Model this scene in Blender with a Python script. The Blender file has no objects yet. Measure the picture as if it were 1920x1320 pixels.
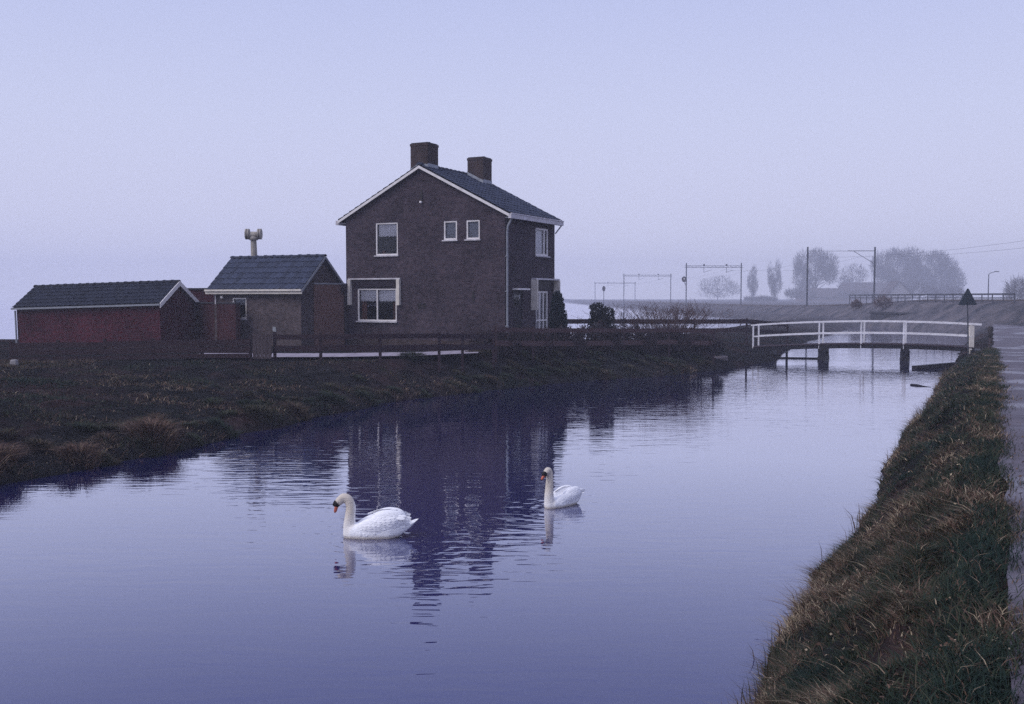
import bpy, bmesh, math, random
import numpy as np
from mathutils import Vector, Matrix

R = math.radians
scene = bpy.context.scene
col = scene.collection

# ------------------------------------------------------------------ camera
FOC, EYE, PITCH = 1900.0, 3.2, math.atan(103 / 1900)
cam_data = bpy.data.cameras.new('camera')
cam_data.sensor_width = 36.0
cam_data.lens = 36.0 * FOC / 1920.0
cam_data.clip_start = 0.1
cam_data.clip_end = 6000
cam = bpy.data.objects.new('camera', cam_data)
col.objects.link(cam)
cam.location = (0, 0, EYE)
cam.rotation_euler = (math.pi / 2 - PITCH, 0, 0)
scene.camera = cam

# ------------------------------------------------------------------ sky: even overcast dusk
world = bpy.data.worlds.new('World')
scene.world = world
world.use_nodes = True
wn, wl = world.node_tree.nodes, world.node_tree.links
wn.clear()
SUN_EL, SUN_ROT = R(46), R(240)
sky = wn.new('ShaderNodeTexSky')
sky.sky_type = 'NISHITA'
sky.sun_disc = False
sky.sun_elevation = SUN_EL
sky.sun_rotation = SUN_ROT
sky.air_density, sky.dust_density, sky.ozone_density = 1.0, 3.0, 3.0
bg1 = wn.new('ShaderNodeBackground')
bg1.inputs[1].default_value = 0.05
wl.new(sky.outputs[0], bg1.inputs[0])
tc = wn.new('ShaderNodeTexCoord')
sep = wn.new('ShaderNodeSeparateXYZ')
wl.new(tc.outputs['Generated'], sep.inputs[0])
ramp = wn.new('ShaderNodeValToRGB')
els = ramp.color_ramp.elements
els[0].position, els[0].color = 0.0, (0.80, 0.80, 0.99, 1)
els[1].position, els[1].color = 1.0, (0.50, 0.56, 0.90, 1)
for p_, c_ in ((0.10, (0.715, 0.735, 0.96)), (0.17, (0.665, 0.705, 0.955)), (0.28, (0.56, 0.615, 0.92)), (0.42, (0.49, 0.55, 0.91))):
    k_ = els.new(p_); k_.color = (*c_, 1)
wl.new(sep.outputs[2], ramp.inputs[0])
bg2 = wn.new('ShaderNodeBackground')
bg2.inputs[1].default_value = 0.76
wl.new(ramp.outputs[0], bg2.inputs[0])
wmix = wn.new('ShaderNodeMixShader')
wmix.inputs[0].default_value = 0.93
wl.new(bg1.outputs[0], wmix.inputs[1])
wl.new(bg2.outputs[0], wmix.inputs[2])
wout = wn.new('ShaderNodeOutputWorld')
wl.new(wmix.outputs[0], wout.inputs[0])

# ------------------------------------------------------------------ weak sun through the cloud
sun_data = bpy.data.lights.new('sun', 'SUN')
sun_data.energy = 1.5
sun_data.angle = R(40)
sun_data.color = (1.0, 0.97, 0.96)
sun = bpy.data.objects.new('sun', sun_data)
col.objects.link(sun)
_sd = Vector((math.sin(SUN_ROT) * math.cos(SUN_EL), math.cos(SUN_ROT) * math.cos(SUN_EL), math.sin(SUN_EL)))
sun.rotation_euler = _sd.to_track_quat('Z', 'Y').to_euler()

vs = scene.view_settings
vs.view_transform = 'Standard'
vs.look = 'None'
vs.exposure = 0.4
vs.gamma = 1.0
scene.cycles.use_denoising = False
scene.cycles.max_bounces = 8
scene.cycles.transparent_max_bounces = 12
scene.cycles.volume_bounces = 1

# ------------------------------------------------------------------ helpers
def pix_ray(px, py):
    u, v = (px - 960) / FOC, (660 - py) / FOC
    return (u, math.cos(PITCH) + v * math.sin(PITCH), -math.sin(PITCH) + v * math.cos(PITCH))

def at(px, py, Y):
    d = pix_ray(px, py)
    k = Y / d[1]
    return Vector((d[0] * k, Y, EYE + d[2] * k))

def hash2(ix, iy, seed):
    h = (ix.astype(np.int64) * 374761393 + iy.astype(np.int64) * 668265263 + seed * 974711) & 0x7fffffff
    h = ((h ^ (h >> 13)) * 1274126177) & 0x7fffffff
    h = h ^ (h >> 16)
    return (h & 0xffff) / 65535.0

def vnoise(x, y, seed=0):
    ix, iy = np.floor(x), np.floor(y)
    fx, fy = x - ix, y - iy
    fx, fy = fx * fx * (3 - 2 * fx), fy * fy * (3 - 2 * fy)
    a, b = hash2(ix, iy, seed), hash2(ix + 1, iy, seed)
    c, d = hash2(ix, iy + 1, seed), hash2(ix + 1, iy + 1, seed)
    return (a * (1 - fx) + b * fx) * (1 - fy) + (c * (1 - fx) + d * fx) * fy - 0.5

def fbm(x, y, seed=0, n=3):
    r, a = 0.0, 1.0
    for i in range(n):
        r = r + a * vnoise(x, y, seed + i)
        x, y, a = x * 2.03 + 7.1, y * 2.03 - 3.3, a * 0.5
    return r

def sst(x, a, b):
    k = np.clip((x - a) / (b - a), 0, 1)
    return k * k * (3 - 2 * k)

DS, DC = 0.4276, 0.9040        # direction of the canal and the road

def st_of(x, y):
    return DS * x + DC * y, -DC * x + DS * y

def xy_of(s, t):
    return DS * s - DC * t, DC * s + DS * t

TL_S = [-60, 9.8, 11.9, 14.2, 16.8, 19.5, 23.4, 27, 30.4, 35.8, 39.5, 43, 47, 51.5, 57, 71, 112, 150]
TL_T = [15, 15.1, 15.4, 15.1, 15.4, 15.8, 16.4, 16.4, 15.5, 14.2, 12.0, 10.9, 10.4, 9.7, 10.6, 11.8, 13.1, 13.1]
TR = 1.62
RD_S = [-60, 0, 20, 40, 54, 66, 90, 140]
RD_Z = [1.6, 1.6, 1.53, 1.16, 0.86, 0.88, 1.0, 1.2]

def emb_top(y):
    return np.interp(y, [70, 112, 125, 150, 190, 260, 2000], [2.85, 2.75, 2.3, 1.8, 1.45, 1.3, 1.3])

def height(x, y):
    x, y = np.asarray(x, float), np.asarray(y, float)
    s, t = st_of(x, y)
    near = 1 - sst(y, 60, 110)
    # right bank, verge and road
    dr = (TR + 0.30 * fbm(s * 0.8, t * 0 + 3, 5, 3)) - t
    zr = np.interp(s, RD_S, RD_Z)
    pr = np.interp(dr, [-3, -0.6, 0, 0.22, 0.55, 1.1, 1.6, 1.95, 2.2], [-0.8, -0.7, 0.0, 0.26, 0.58, 1.02, 1.42, 1.56, 1.585])
    lump = (0.30 * fbm(s * 1.3, t * 1.5, 11, 3) + 0.20 * vnoise(s * 3.4, t * 3.8, 21)) * np.clip(dr / 0.5, 0, 1) * np.clip((1.9 - dr) / 0.7, 0, 1)
    hr = np.where(pr > 0, pr * zr / 1.6, pr) + lump
    hr = np.where(dr > 2.05, zr - 0.035, hr)
    # left bank and field
    tl = np.interp(s, TL_S, TL_T)
    dl = t - tl + 0.35 * fbm(s * 0.7, t * 0.0 + 9, 31, 3)
    z1 = np.interp(x, [-25, 0, 8, 14], [1.14, 1.12, 0.80, 0.75])
    pl = np.interp(dl, [-3, -0.5, 0, 0.18, 0.6, 1.6, 4, 9, 14], [-0.8, -0.7, 0.0, 0.20, 0.36, 0.5, 0.68, 0.93, 1.0])
    # low fields are reached sooner where the bank runs close to the yard
    yard = sst(y + 0.0 * x, 30.0 + 0.30 * np.clip(x, -3, 10), 33.5 + 0.30 * np.clip(x, -3, 10))
    hl = np.where(dl > 0.5, pl + (np.maximum(z1, pl) - pl) * yard * sst(dl, 0.5, 2.2), pl)
    rough = (0.28 * fbm(x * 0.45, y * 0.75, 41, 3) + 0.20 * fbm(x * 1.5, y * 2.4, 51, 3)) * np.clip(dl / 0.7, 0, 1) * (1 - 0.9 * yard) * near
    # a small ditch running from the field to the canal
    hl = hl + rough
    far = sst(y, 48, 60)
    hl = hl * (1 - far) + far * np.where(dl > 0, np.minimum(pl, 0.75), pl)
    lake = sst(y + 3 * vnoise(x * 0.2, y * 0 + 1, 77), 58, 64) * sst(dl, 7, 10) * (1 - sst(x, 31, 36))
    hl = hl * (1 - lake) - 0.7 * lake
    h = np.where(t > 0.5 * (TR + tl), hl, hr)
    # railway embankment
    ex = np.abs(x - 48.5)
    ez = emb_top(y) - np.clip(ex - 6.0, 0, None) / 1.6 + 0.10 * fbm(x * 0.3, y * 0.3, 61, 2)
    h = np.where((y > 70) & (ez > h) & (ez > 0.0), ez, h)
    return h

def hz(x, y):
    return float(height(np.array([x]), np.array([y]))[0])

# ---- materials
MATS = {}
def proc(name, c1, c2=None, scale=6.0, rough=0.8, bump=0.0, bscale=None, detail=4.0, spec=0.12, stretch=(1, 1, 1), metallic=0.0):
    m = bpy.data.materials.new(name)
    m.use_nodes = True
    n, l = m.node_tree.nodes, m.node_tree.links
    b = n['Principled BSDF']
    b.inputs['Roughness'].default_value = rough
    b.inputs['Specular IOR Level'].default_value = spec
    b.inputs['Metallic'].default_value = metallic
    c2 = c2 or tuple(v * 0.7 for v in c1)
    t = n.new('ShaderNodeTexCoord')
    mp = n.new('ShaderNodeMapping')
    mp.inputs['Scale'].default_value = stretch
    l.new(t.outputs['Object'], mp.inputs[0])
    nz = n.new('ShaderNodeTexNoise')
    nz.inputs['Scale'].default_value = scale
    nz.inputs['Detail'].default_value = detail
    nz.inputs['Roughness'].default_value = 0.65
    l.new(mp.outputs[0], nz.inputs['Vector'])
    r = n.new('ShaderNodeValToRGB')
    r.color_ramp.elements[0].position = 0.32
    r.color_ramp.elements[1].position = 0.68
    r.color_ramp.elements[0].color = (*c1, 1)
    r.color_ramp.elements[1].color = (*c2, 1)
    l.new(nz.outputs[0], r.inputs[0])
    l.new(r.outputs[0], b.inputs['Base Color'])
    if bump:
        bn = n.new('ShaderNodeBump')
        bn.inputs['Strength'].default_value = bump
        bn.inputs['Distance'].default_value = 0.02
        nb = n.new('ShaderNodeTexNoise')
        nb.inputs['Scale'].default_value = bscale or scale * 4
        nb.inputs['Detail'].default_value = 5
        l.new(mp.outputs[0], nb.inputs['Vector'])
        l.new(nb.outputs[0], bn.inputs['Height'])
        l.new(bn.outputs[0], b.inputs['Normal'])
    MATS[name] = m
    return m

def brick_mat(name, c1, c2, mortar, blot):
    m = proc(name, c1, c2, 1.2, 0.9)
    n, l = m.node_tree.nodes, m.node_tree.links
    b = n['Principled BSDF']
    t = n['Texture Coordinate']
    sp = n.new('ShaderNodeSeparateXYZ')
    l.new(t.outputs['Object'], sp.inputs[0])
    ad = n.new('ShaderNodeMath'); ad.operation = 'ADD'
    l.new(sp.outputs[0], ad.inputs[0]); l.new(sp.outputs[1], ad.inputs[1])
    cb = n.new('ShaderNodeCombineXYZ')
    l.new(ad.outputs[0], cb.inputs[0]); l.new(sp.outputs[2], cb.inputs[1])
    br = n.new('ShaderNodeTexBrick')
    br.inputs['Scale'].default_value = 1.0
    br.inputs['Brick Width'].default_value = 0.215
    br.inputs['Row Height'].default_value = 0.0625
    br.inputs['Mortar Size'].default_value = 0.008
    br.inputs['Color1'].default_value = (*c1, 1)
    br.inputs['Color2'].default_value = (*c2, 1)
    br.inputs['Mortar'].default_value = (*mortar, 1)
    l.new(cb.outputs[0], br.inputs['Vector'])
    nz = n.new('ShaderNodeTexNoise')
    nz.inputs['Scale'].default_value = 0.7; nz.inputs['Detail'].default_value = 6
    l.new(t.outputs['Object'], nz.inputs['Vector'])
    nz2 = n.new('ShaderNodeTexNoise')
    nz2.inputs['Scale'].default_value = 5.0; nz2.inputs['Detail'].default_value = 4
    l.new(t.outputs['Object'], nz2.inputs['Vector'])
    av = n.new('ShaderNodeMath'); av.operation = 'ADD'
    l.new(nz.outputs[0], av.inputs[0]); l.new(nz2.outputs[0], av.inputs[1])
    mr = n.new('ShaderNodeMapRange')
    mr.inputs[1].default_value, mr.inputs[2].default_value = 0.7, 1.3
    mr.inputs[3].default_value, mr.inputs[4].default_value = 1 - blot, 1 + blot
    l.new(av.outputs[0], mr.inputs[0])
    mx = n.new('ShaderNodeMix'); mx.data_type = 'RGBA'; mx.blend_type = 'MULTIPLY'
    mx.inputs[0].default_value = 1.0
    l.new(br.outputs['Color'], mx.inputs[6]); l.new(mr.outputs[0], mx.inputs[7])
    l.new(mx.outputs[2], b.inputs['Base Color'])
    bn = n.new('ShaderNodeBump')
    bn.inputs['Strength'].default_value = 0.5; bn.inputs['Distance'].default_value = 0.01
    bn.invert = True
    l.new(br.outputs['Fac'], bn.inputs['Height'])
    l.new(bn.outputs[0], b.inputs['Normal'])
    return m

M = MATS
brick_mat('house_brick', (0.060, 0.041, 0.050), (0.031, 0.022, 0.032), (0.056, 0.046, 0.053), 0.5)
brick_mat('shed_brick', (0.092, 0.066, 0.066), (0.058, 0.043, 0.047), (0.085, 0.072, 0.075), 0.5)
brick_mat('orange_brick', (0.17, 0.082, 0.066), (0.13, 0.066, 0.056), (0.13, 0.09, 0.082), 0.25)
brick_mat('red_brick', (0.080, 0.012, 0.020), (0.046, 0.009, 0.016), (0.038, 0.016, 0.022), 0.5)
brick_mat('dark_red_brick', (0.05, 0.014, 0.018), (0.034, 0.010, 0.014), (0.034, 0.018, 0.02), 0.35)
brick_mat('chimney_brick', (0.062, 0.038, 0.036), (0.042, 0.028, 0.028), (0.055, 0.046, 0.046), 0.4)
proc('roof_tile', (0.036, 0.044, 0.074), (0.020, 0.025, 0.043), 2.2, 0.55, 0.3, 30)
TILE_MATS = ['roof_tile', 'roof_tile_dark']
proc('roof_tile_dark', (0.013, 0.016, 0.028), (0.008, 0.010, 0.017), 2.2, 0.6, 0.3, 30)
for tm in TILE_MATS:
    n_, l_ = M[tm].node_tree.nodes, M[tm].node_tree.links
    oi = n_.new('ShaderNodeObjectInfo')
    mr_ = n_.new('ShaderNodeMapRange'); mr_.inputs[3].default_value = 0.75; mr_.inputs[4].default_value = 1.28
    l_.new(oi.outputs['Random'], mr_.inputs[0])
    mx_ = n_.new('ShaderNodeMix'); mx_.data_type = 'RGBA'; mx_.blend_type = 'MULTIPLY'; mx_.inputs[0].default_value = 1
    l_.new(n_['Color Ramp'].outputs[0], mx_.inputs[6]); l_.new(mr_.outputs[0], mx_.inputs[7])
    l_.new(mx_.outputs[2], n_['Principled BSDF'].inputs['Base Color'])
proc('white_paint', (0.80, 0.76, 0.74), (0.62, 0.58, 0.56), 3.0, 0.5, 0.1, 20)
proc('cream_paint', (0.74, 0.68, 0.60), (0.55, 0.50, 0.44), 4.0, 0.6)
proc('weathered_white', (0.66, 0.63, 0.66), (0.40, 0.37, 0.38), 5.0, 0.6, 0.1, 24)
proc('bridge_white', (0.82, 0.80, 0.82), (0.58, 0.56, 0.57), 4.0, 0.5, 0.1, 20)
proc('zinc', (0.30, 0.31, 0.34), (0.20, 0.21, 0.23), 5.0, 0.45, 0.1)
proc('lead', (0.34, 0.36, 0.40), (0.22, 0.23, 0.26), 6.0, 0.5)
proc('iron', (0.025, 0.025, 0.028), (0.04, 0.03, 0.028), 8, 0.6)
proc('dark_wood', (0.040, 0.022, 0.026), (0.020, 0.013, 0.018), 2.5, 0.75, 0.4, 9, stretch=(1, 6, 6))
proc('brown_wood', (0.085, 0.048, 0.045), (0.05, 0.03, 0.032), 2.5, 0.8, 0.4, 9, stretch=(1, 6, 6))
proc('grey_wood', (0.085, 0.064, 0.066), (0.05, 0.038, 0.042), 3, 0.8, 0.4, 9, stretch=(6, 6, 1))
proc('wet_wood', (0.016, 0.014, 0.018), (0.009, 0.008, 0.011), 4, 0.5, 0.4, 10)
proc('door_paint', (0.028, 0.02, 0.028), (0.018, 0.014, 0.02), 3, 0.4)
proc('net_curtain', (0.85, 0.83, 0.85), (0.68, 0.66, 0.68), 9, 0.9, stretch=(6, 6, 0.5))
proc('flower_white', (0.75, 0.70, 0.78), (0.55, 0.5, 0.6), 20, 0.8)
proc('pot_clay', (0.30, 0.12, 0.06), (0.20, 0.08, 0.04), 12, 0.8)
proc('orange_drape', (0.26, 0.11, 0.07), (0.17, 0.07, 0.05), 6, 0.9, stretch=(8, 8, 0.5))
proc('concrete', (0.30, 0.28, 0.28), (0.20, 0.19, 0.19), 4, 0.85, 0.3)
proc('pale_stone', (0.15, 0.125, 0.13), (0.09, 0.08, 0.085), 6, 0.85, 0.3)
proc('dark_concrete', (0.055, 0.055, 0.065), (0.035, 0.035, 0.042), 1.2, 0.85, 0.3)
proc('paving', (0.36, 0.32, 0.36), (0.24, 0.21, 0.24), 1.5, 0.6, 0.2, 8)
proc('siren_paint', (0.40, 0.36, 0.30), (0.27, 0.24, 0.21), 6, 0.6)
proc('steel', (0.07, 0.075, 0.09), (0.045, 0.048, 0.06), 3, 0.6)
proc('sign_back', (0.022, 0.032, 0.045), (0.03, 0.04, 0.05), 5, 0.5)
proc('bark', (0.045, 0.036, 0.034), (0.025, 0.02, 0.02), 6, 0.9, 0.4)
proc('twig', (0.055, 0.042, 0.042), (0.035, 0.028, 0.03), 3, 0.9)
proc('twig_red', (0.11, 0.062, 0.055), (0.06, 0.04, 0.04), 3, 0.9)
proc('conifer', (0.014, 0.026, 0.030), (0.008, 0.015, 0.018), 9, 0.8)
proc('evergreen', (0.030, 0.034, 0.032), (0.016, 0.018, 0.020), 7, 0.8)
proc('brush', (0.05, 0.032, 0.034), (0.022, 0.02, 0.026), 5, 0.9)
proc('farm_roof', (0.07, 0.05, 0.05), (0.045, 0.035, 0.036), 0.6, 0.9)
proc('farm_wall', (0.16, 0.10, 0.09), (0.11, 0.08, 0.07), 0.6, 0.9)
proc('swan_bill', (0.55, 0.15, 0.09), (0.45, 0.12, 0.08), 20, 0.4)
proc('swan_black', (0.012, 0.011, 0.012), (0.02, 0.018, 0.018), 20, 0.5)
proc('feather_white', (0.92, 0.91, 0.91), (0.86, 0.85, 0.86), 14, 0.75, 0.35, 30, stretch=(1, 4, 4))
proc('straw_stick', (0.62, 0.55, 0.42), (0.45, 0.38, 0.28), 12, 0.7)
proc('rail_steel', (0.10, 0.08, 0.075), (0.07, 0.055, 0.05), 2, 0.5)

def glass_mat():
    m = bpy.data.materials.new('window_glass')
    m.use_nodes = True
    n, l = m.node_tree.nodes, m.node_tree.links
    n.remove(n['Principled BSDF'])
    g = n.new('ShaderNodeBsdfGlossy'); g.inputs['Roughness'].default_value = 0.03
    g.inputs['Color'].default_value = (0.9, 0.92, 0.95, 1)
    tr = n.new('ShaderNodeBsdfTransparent'); tr.inputs[0].default_value = (0.9, 0.91, 0.93, 1)
    fr = n.new('ShaderNodeFresnel'); fr.inputs[0].default_value = 1.5
    nz = n.new('ShaderNodeTexNoise'); nz.inputs['Scale'].default_value = 1.5
    bp = n.new('ShaderNodeBump'); bp.inputs['Strength'].default_value = 0.06; bp.inputs['Distance'].default_value = 0.02
    l.new(nz.outputs[0], bp.inputs['Height']); l.new(bp.outputs[0], g.inputs['Normal'])
    mx = n.new('ShaderNodeMixShader')
    l.new(fr.outputs[0], mx.inputs[0]); l.new(tr.outputs[0], mx.inputs[1]); l.new(g.outputs[0], mx.inputs[2])
    l.new(mx.outputs[0], n['Material Output'].inputs[0])
    M['glass'] = m
glass_mat()

def tint_mat(name, stops, rough=0.75):
    m = bpy.data.materials.new(name)
    m.use_nodes = True
    n, l = m.node_tree.nodes, m.node_tree.links
    b = n['Principled BSDF']
    b.inputs['Roughness'].default_value = rough
    b.inputs['Specular IOR Level'].default_value = 0.05
    a = n.new('ShaderNodeAttribute'); a.attribute_name = 'tint'
    r = n.new('ShaderNodeValToRGB')
    els = r.color_ramp.elements
    els[0].position, els[0].color = stops[0][0], (*stops[0][1], 1)
    els[1].position, els[1].color = stops[-1][0], (*stops[-1][1], 1)
    for p, c in stops[1:-1]:
        k = els.new(p); k.color = (*c, 1)
    l.new(a.outputs['Fac'], r.inputs[0])
    l.new(r.outputs[0], b.inputs['Base Color'])
    M[name] = m
    return m

GRASS = [(0.0, (0.018, 0.032, 0.026)), (0.35, (0.036, 0.048, 0.030)), (0.52, (0.056, 0.056, 0.036)),
         (0.72, (0.090, 0.058, 0.044)), (0.92, (0.15, 0.092, 0.068)), (1.0, (0.36, 0.29, 0.20))]
tint_mat('grass_blade', GRASS)

# ---- mesh building
class MB:
    def __init__(self):
        self.v, self.f = [], []
    def add(self, vs_, fs):
        o = len(self.v)
        self.v += [tuple(p) for p in vs_]
        self.f += [tuple(i + o for i in q) for q in fs]
        return self
    def box(self, x0, x1, y0, y1, z0, z1):
        return self.add([(x0, y0, z0), (x1, y0, z0), (x1, y1, z0), (x0, y1, z0), (x0, y0, z1), (x1, y0, z1), (x1, y1, z1), (x0, y1, z1)],
                        [(0, 3, 2, 1), (4, 5, 6, 7), (0, 1, 5, 4), (1, 2, 6, 5), (2, 3, 7, 6), (3, 0, 4, 7)])
    def bar(self, a, b, w, h, up=(0, 0, 1)):
        a, b = Vector(a), Vector(b)
        d = (b - a).normalized()
        u = Vector(up)
        s_ = d.cross(u)
        if s_.length < 1e-5:
            s_ = d.cross(Vector((1, 0, 0)))
        s_.normalize()
        u = s_.cross(d).normalized()
        p = []
        for c in (a, b):
            for i, j in ((-1, -1), (1, -1), (1, 1), (-1, 1)):
                p.append(c + s_ * i * w / 2 + u * j * h / 2)
        return self.add(p, [(0, 3, 2, 1), (4, 5, 6, 7), (0, 1, 5, 4), (1, 2, 6, 5), (2, 3, 7, 6), (3, 0, 4, 7)])
    def tube(self, pts, rad, n=8, cap=True):
        pts = [Vector(p) for p in pts]
        if not hasattr(rad, '__len__'):
            rad = [rad] * len(pts)
        rings = []
        ref = Vector((0.13, 0.31, 0.94))
        for i, p in enumerate(pts):
            d = (pts[min(i + 1, len(pts) - 1)] - pts[max(i - 1, 0)]).normalized()
            s_ = d.cross(ref)
            if s_.length < 0.05:
                s_ = d.cross(Vector((1, 0, 0)))
            s_.normalize()
            u = s_.cross(d)
            rings.append([p + (s_ * math.cos(2 * math.pi * k / n) + u * math.sin(2 * math.pi * k / n)) * rad[i] for k in range(n)])
        vs_ = [q for r_ in rings for q in r_]
        fs = []
        for i in range(len(pts) - 1):
            for k in range(n):
                fs.append((i * n + k, i * n + (k + 1) % n, (i + 1) * n + (k + 1) % n, (i + 1) * n + k))
        if cap:
            fs.append(tuple(range(n - 1, -1, -1)))
            fs.append(tuple((len(pts) - 1) * n + k for k in range(n)))
        return self.add(vs_, fs)
    def lathe(self, prof, n=16, c=(0, 0, 0), axis='z'):
        vs_, fs = [], []
        for r_, h in prof:
            for k in range(n):
                a = 2 * math.pi * k / n
                q = (r_ * math.cos(a), r_ * math.sin(a), h)
                if axis == 'x':
                    q = (q[2], q[0], q[1])
                vs_.append((q[0] + c[0], q[1] + c[1], q[2] + c[2]))
        for i in range(len(prof) - 1):
            for k in range(n):
                fs.append((i * n + k, i * n + (k + 1) % n, (i + 1) * n + (k + 1) % n, (i + 1) * n + k))
        return self.add(vs_, fs)
    def quad(self, a, b, c, d):
        return self.add([a, b, c, d], [(0, 1, 2, 3)])
    def shift(self, d):
        self.v = [(p[0] + d[0], p[1] + d[1], p[2] + d[2]) for p in self.v]
        return self
    def build(self, name, mat, parent=None, smooth=False, bevel=0.0):
        me = bpy.data.meshes.new(name)
        me.from_pydata(self.v, [], self.f)
        me.update()
        if smooth:
            me.shade_smooth()
        me.materials.append(M[mat])
        o = bpy.data.objects.new(name, me)
        col.objects.link(o)
        if parent:
            o.parent = parent
        if bevel:
            md = o.modifiers.new('bevel', 'BEVEL'); md.width = bevel; md.segments = 1
        return o

def tri_mesh(name, verts, tris, mat, tint=None, parent=None, smooth=False):
    me = bpy.data.meshes.new(name)
    nv, nt = len(verts), len(tris)
    me.vertices.add(nv)
    me.vertices.foreach_set('co', np.asarray(verts, np.float32).ravel())
    me.loops.add(nt * 3)
    me.loops.foreach_set('vertex_index', np.asarray(tris, np.int32).ravel())
    me.polygons.add(nt)
    me.polygons.foreach_set('loop_start', np.arange(0, nt * 3, 3, dtype=np.int32))
    me.polygons.foreach_set('loop_total', np.full(nt, 3, np.int32))
    me.update(calc_edges=True)
    if tint is not None:
        at_ = me.attributes.new('tint', 'FLOAT', 'POINT')
        at_.data.foreach_set('value', np.asarray(tint, np.float32))
    me.materials.append(M[mat])
    if smooth:
        me.shade_smooth()
    o = bpy.data.objects.new(name, me)
    col.objects.link(o)
    if parent:
        o.parent = parent
    return o

def tag(o, label=None, cat=None, group=None, kind=None):
    for k, v in (('label', label), ('category', cat), ('group', group), ('kind', kind)):
        if v:
            o[k] = v
    return o

def thing(name, loc, label, cat, group=None, rz=0.0):
    o = bpy.data.objects.new(name, None)
    o.empty_display_size = 0.3
    col.objects.link(o)
    o.location = loc
    o.rotation_euler = (0, 0, rz)
    return tag(o, label, cat, group)

def share(name, src, parent, mat4):
    o = bpy.data.objects.new(name, src.data)
    col.objects.link(o)
    o.parent = parent
    o.matrix_local = mat4
    return o

rng = np.random.default_rng(7)
random.seed(7)

# ================================================================== SETTING
# ---- the ground, one sheet to the horizon
def axis_pts(segs):
    out = [segs[0][0]]
    for a, b, st in segs:
        n = max(1, int(round((b - a) / st)))
        out += list(np.linspace(a, b, n + 1)[1:])
    return np.array(out)

gx = axis_pts([(-1000, -400, 200), (-400, -100, 30), (-100, -30, 5), (-30, -14, 0.8), (-14, 12, 0.16), (12, 24, 0.3), (24, 60, 1.0), (60, 120, 6), (120, 400, 30), (400, 1000, 200)])
gy = axis_pts([(-300, -20, 40), (-20, 0, 4), (0, 5, 0.5), (5, 22, 0.13), (22, 48, 0.22), (48, 70, 0.6), (70, 130, 1.5), (130, 300, 8), (300, 700, 25), (700, 1100, 200)])
GX, GY = np.meshgrid(gx, gy)
GZ = height(GX, GY)
nv_x, nv_y = len(gx), len(gy)
gverts = np.stack([GX.ravel(), GY.ravel(), GZ.ravel()], 1)
ii, jj = np.meshgrid(np.arange(nv_x - 1), np.arange(nv_y - 1))
a_ = (jj * nv_x + ii).ravel()
gtris = np.concatenate([np.stack([a_, a_ + 1, a_ + 1 + nv_x], 1), np.stack([a_, a_ + 1 + nv_x, a_ + nv_x], 1)])

def ground_mat():
    m = proc('ground_soil', (0.015, 0.016, 0.016), (0.040, 0.025, 0.025), 0.55, 0.95, 0.6, 7, 8, spec=0.0)
    n, l = m.node_tree.nodes, m.node_tree.links
    r = n['Color Ramp']
    k = r.color_ramp.elements.new(0.5); k.color = (0.016, 0.015, 0.016, 1)
    nz = n.new('ShaderNodeTexNoise'); nz.inputs['Scale'].default_value = 3.5; nz.inputs['Detail'].default_value = 6
    mp = n.new('ShaderNodeMapping'); mp.inputs['Scale'].default_value = (0.6, 1.5, 1)
    l.new(n['Texture Coordinate'].outputs['Object'], mp.inputs[0]); l.new(mp.outputs[0], nz.inputs['Vector'])
    mr = n.new('ShaderNodeMapRange'); mr.inputs[1].default_value = 0.3; mr.inputs[2].default_value = 0.7
    mr.inputs[3].default_value = 0.45; mr.inputs[4].default_value = 1.25
    l.new(nz.outputs[0], mr.inputs[0])
    mx = n.new('ShaderNodeMix'); mx.data_type = 'RGBA'; mx.blend_type = 'MULTIPLY'; mx.inputs[0].default_value = 1
    l.new(r.outputs[0], mx.inputs[6]); l.new(mr.outputs[0], mx.inputs[7])
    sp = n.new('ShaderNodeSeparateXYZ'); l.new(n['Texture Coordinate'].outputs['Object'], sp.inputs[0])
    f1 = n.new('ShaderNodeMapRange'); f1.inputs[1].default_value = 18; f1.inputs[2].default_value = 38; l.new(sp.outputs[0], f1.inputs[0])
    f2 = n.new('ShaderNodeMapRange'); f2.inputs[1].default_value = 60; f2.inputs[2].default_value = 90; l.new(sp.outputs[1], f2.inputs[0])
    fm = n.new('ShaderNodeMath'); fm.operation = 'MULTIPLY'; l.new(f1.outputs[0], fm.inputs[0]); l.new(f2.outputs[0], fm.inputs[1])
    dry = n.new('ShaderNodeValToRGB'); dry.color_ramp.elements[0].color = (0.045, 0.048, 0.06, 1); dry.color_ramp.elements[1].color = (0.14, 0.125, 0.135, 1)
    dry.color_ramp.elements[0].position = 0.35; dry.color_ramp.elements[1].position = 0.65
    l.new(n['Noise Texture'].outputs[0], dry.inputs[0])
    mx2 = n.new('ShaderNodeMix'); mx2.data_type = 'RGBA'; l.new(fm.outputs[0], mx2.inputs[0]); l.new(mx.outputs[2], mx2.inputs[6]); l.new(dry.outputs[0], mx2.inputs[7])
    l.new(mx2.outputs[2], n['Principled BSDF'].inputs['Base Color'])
    n['Bump'].inputs['Distance'].default_value = 0.06
ground_mat()
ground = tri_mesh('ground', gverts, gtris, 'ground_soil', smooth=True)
tag(ground, kind='structure')

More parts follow.
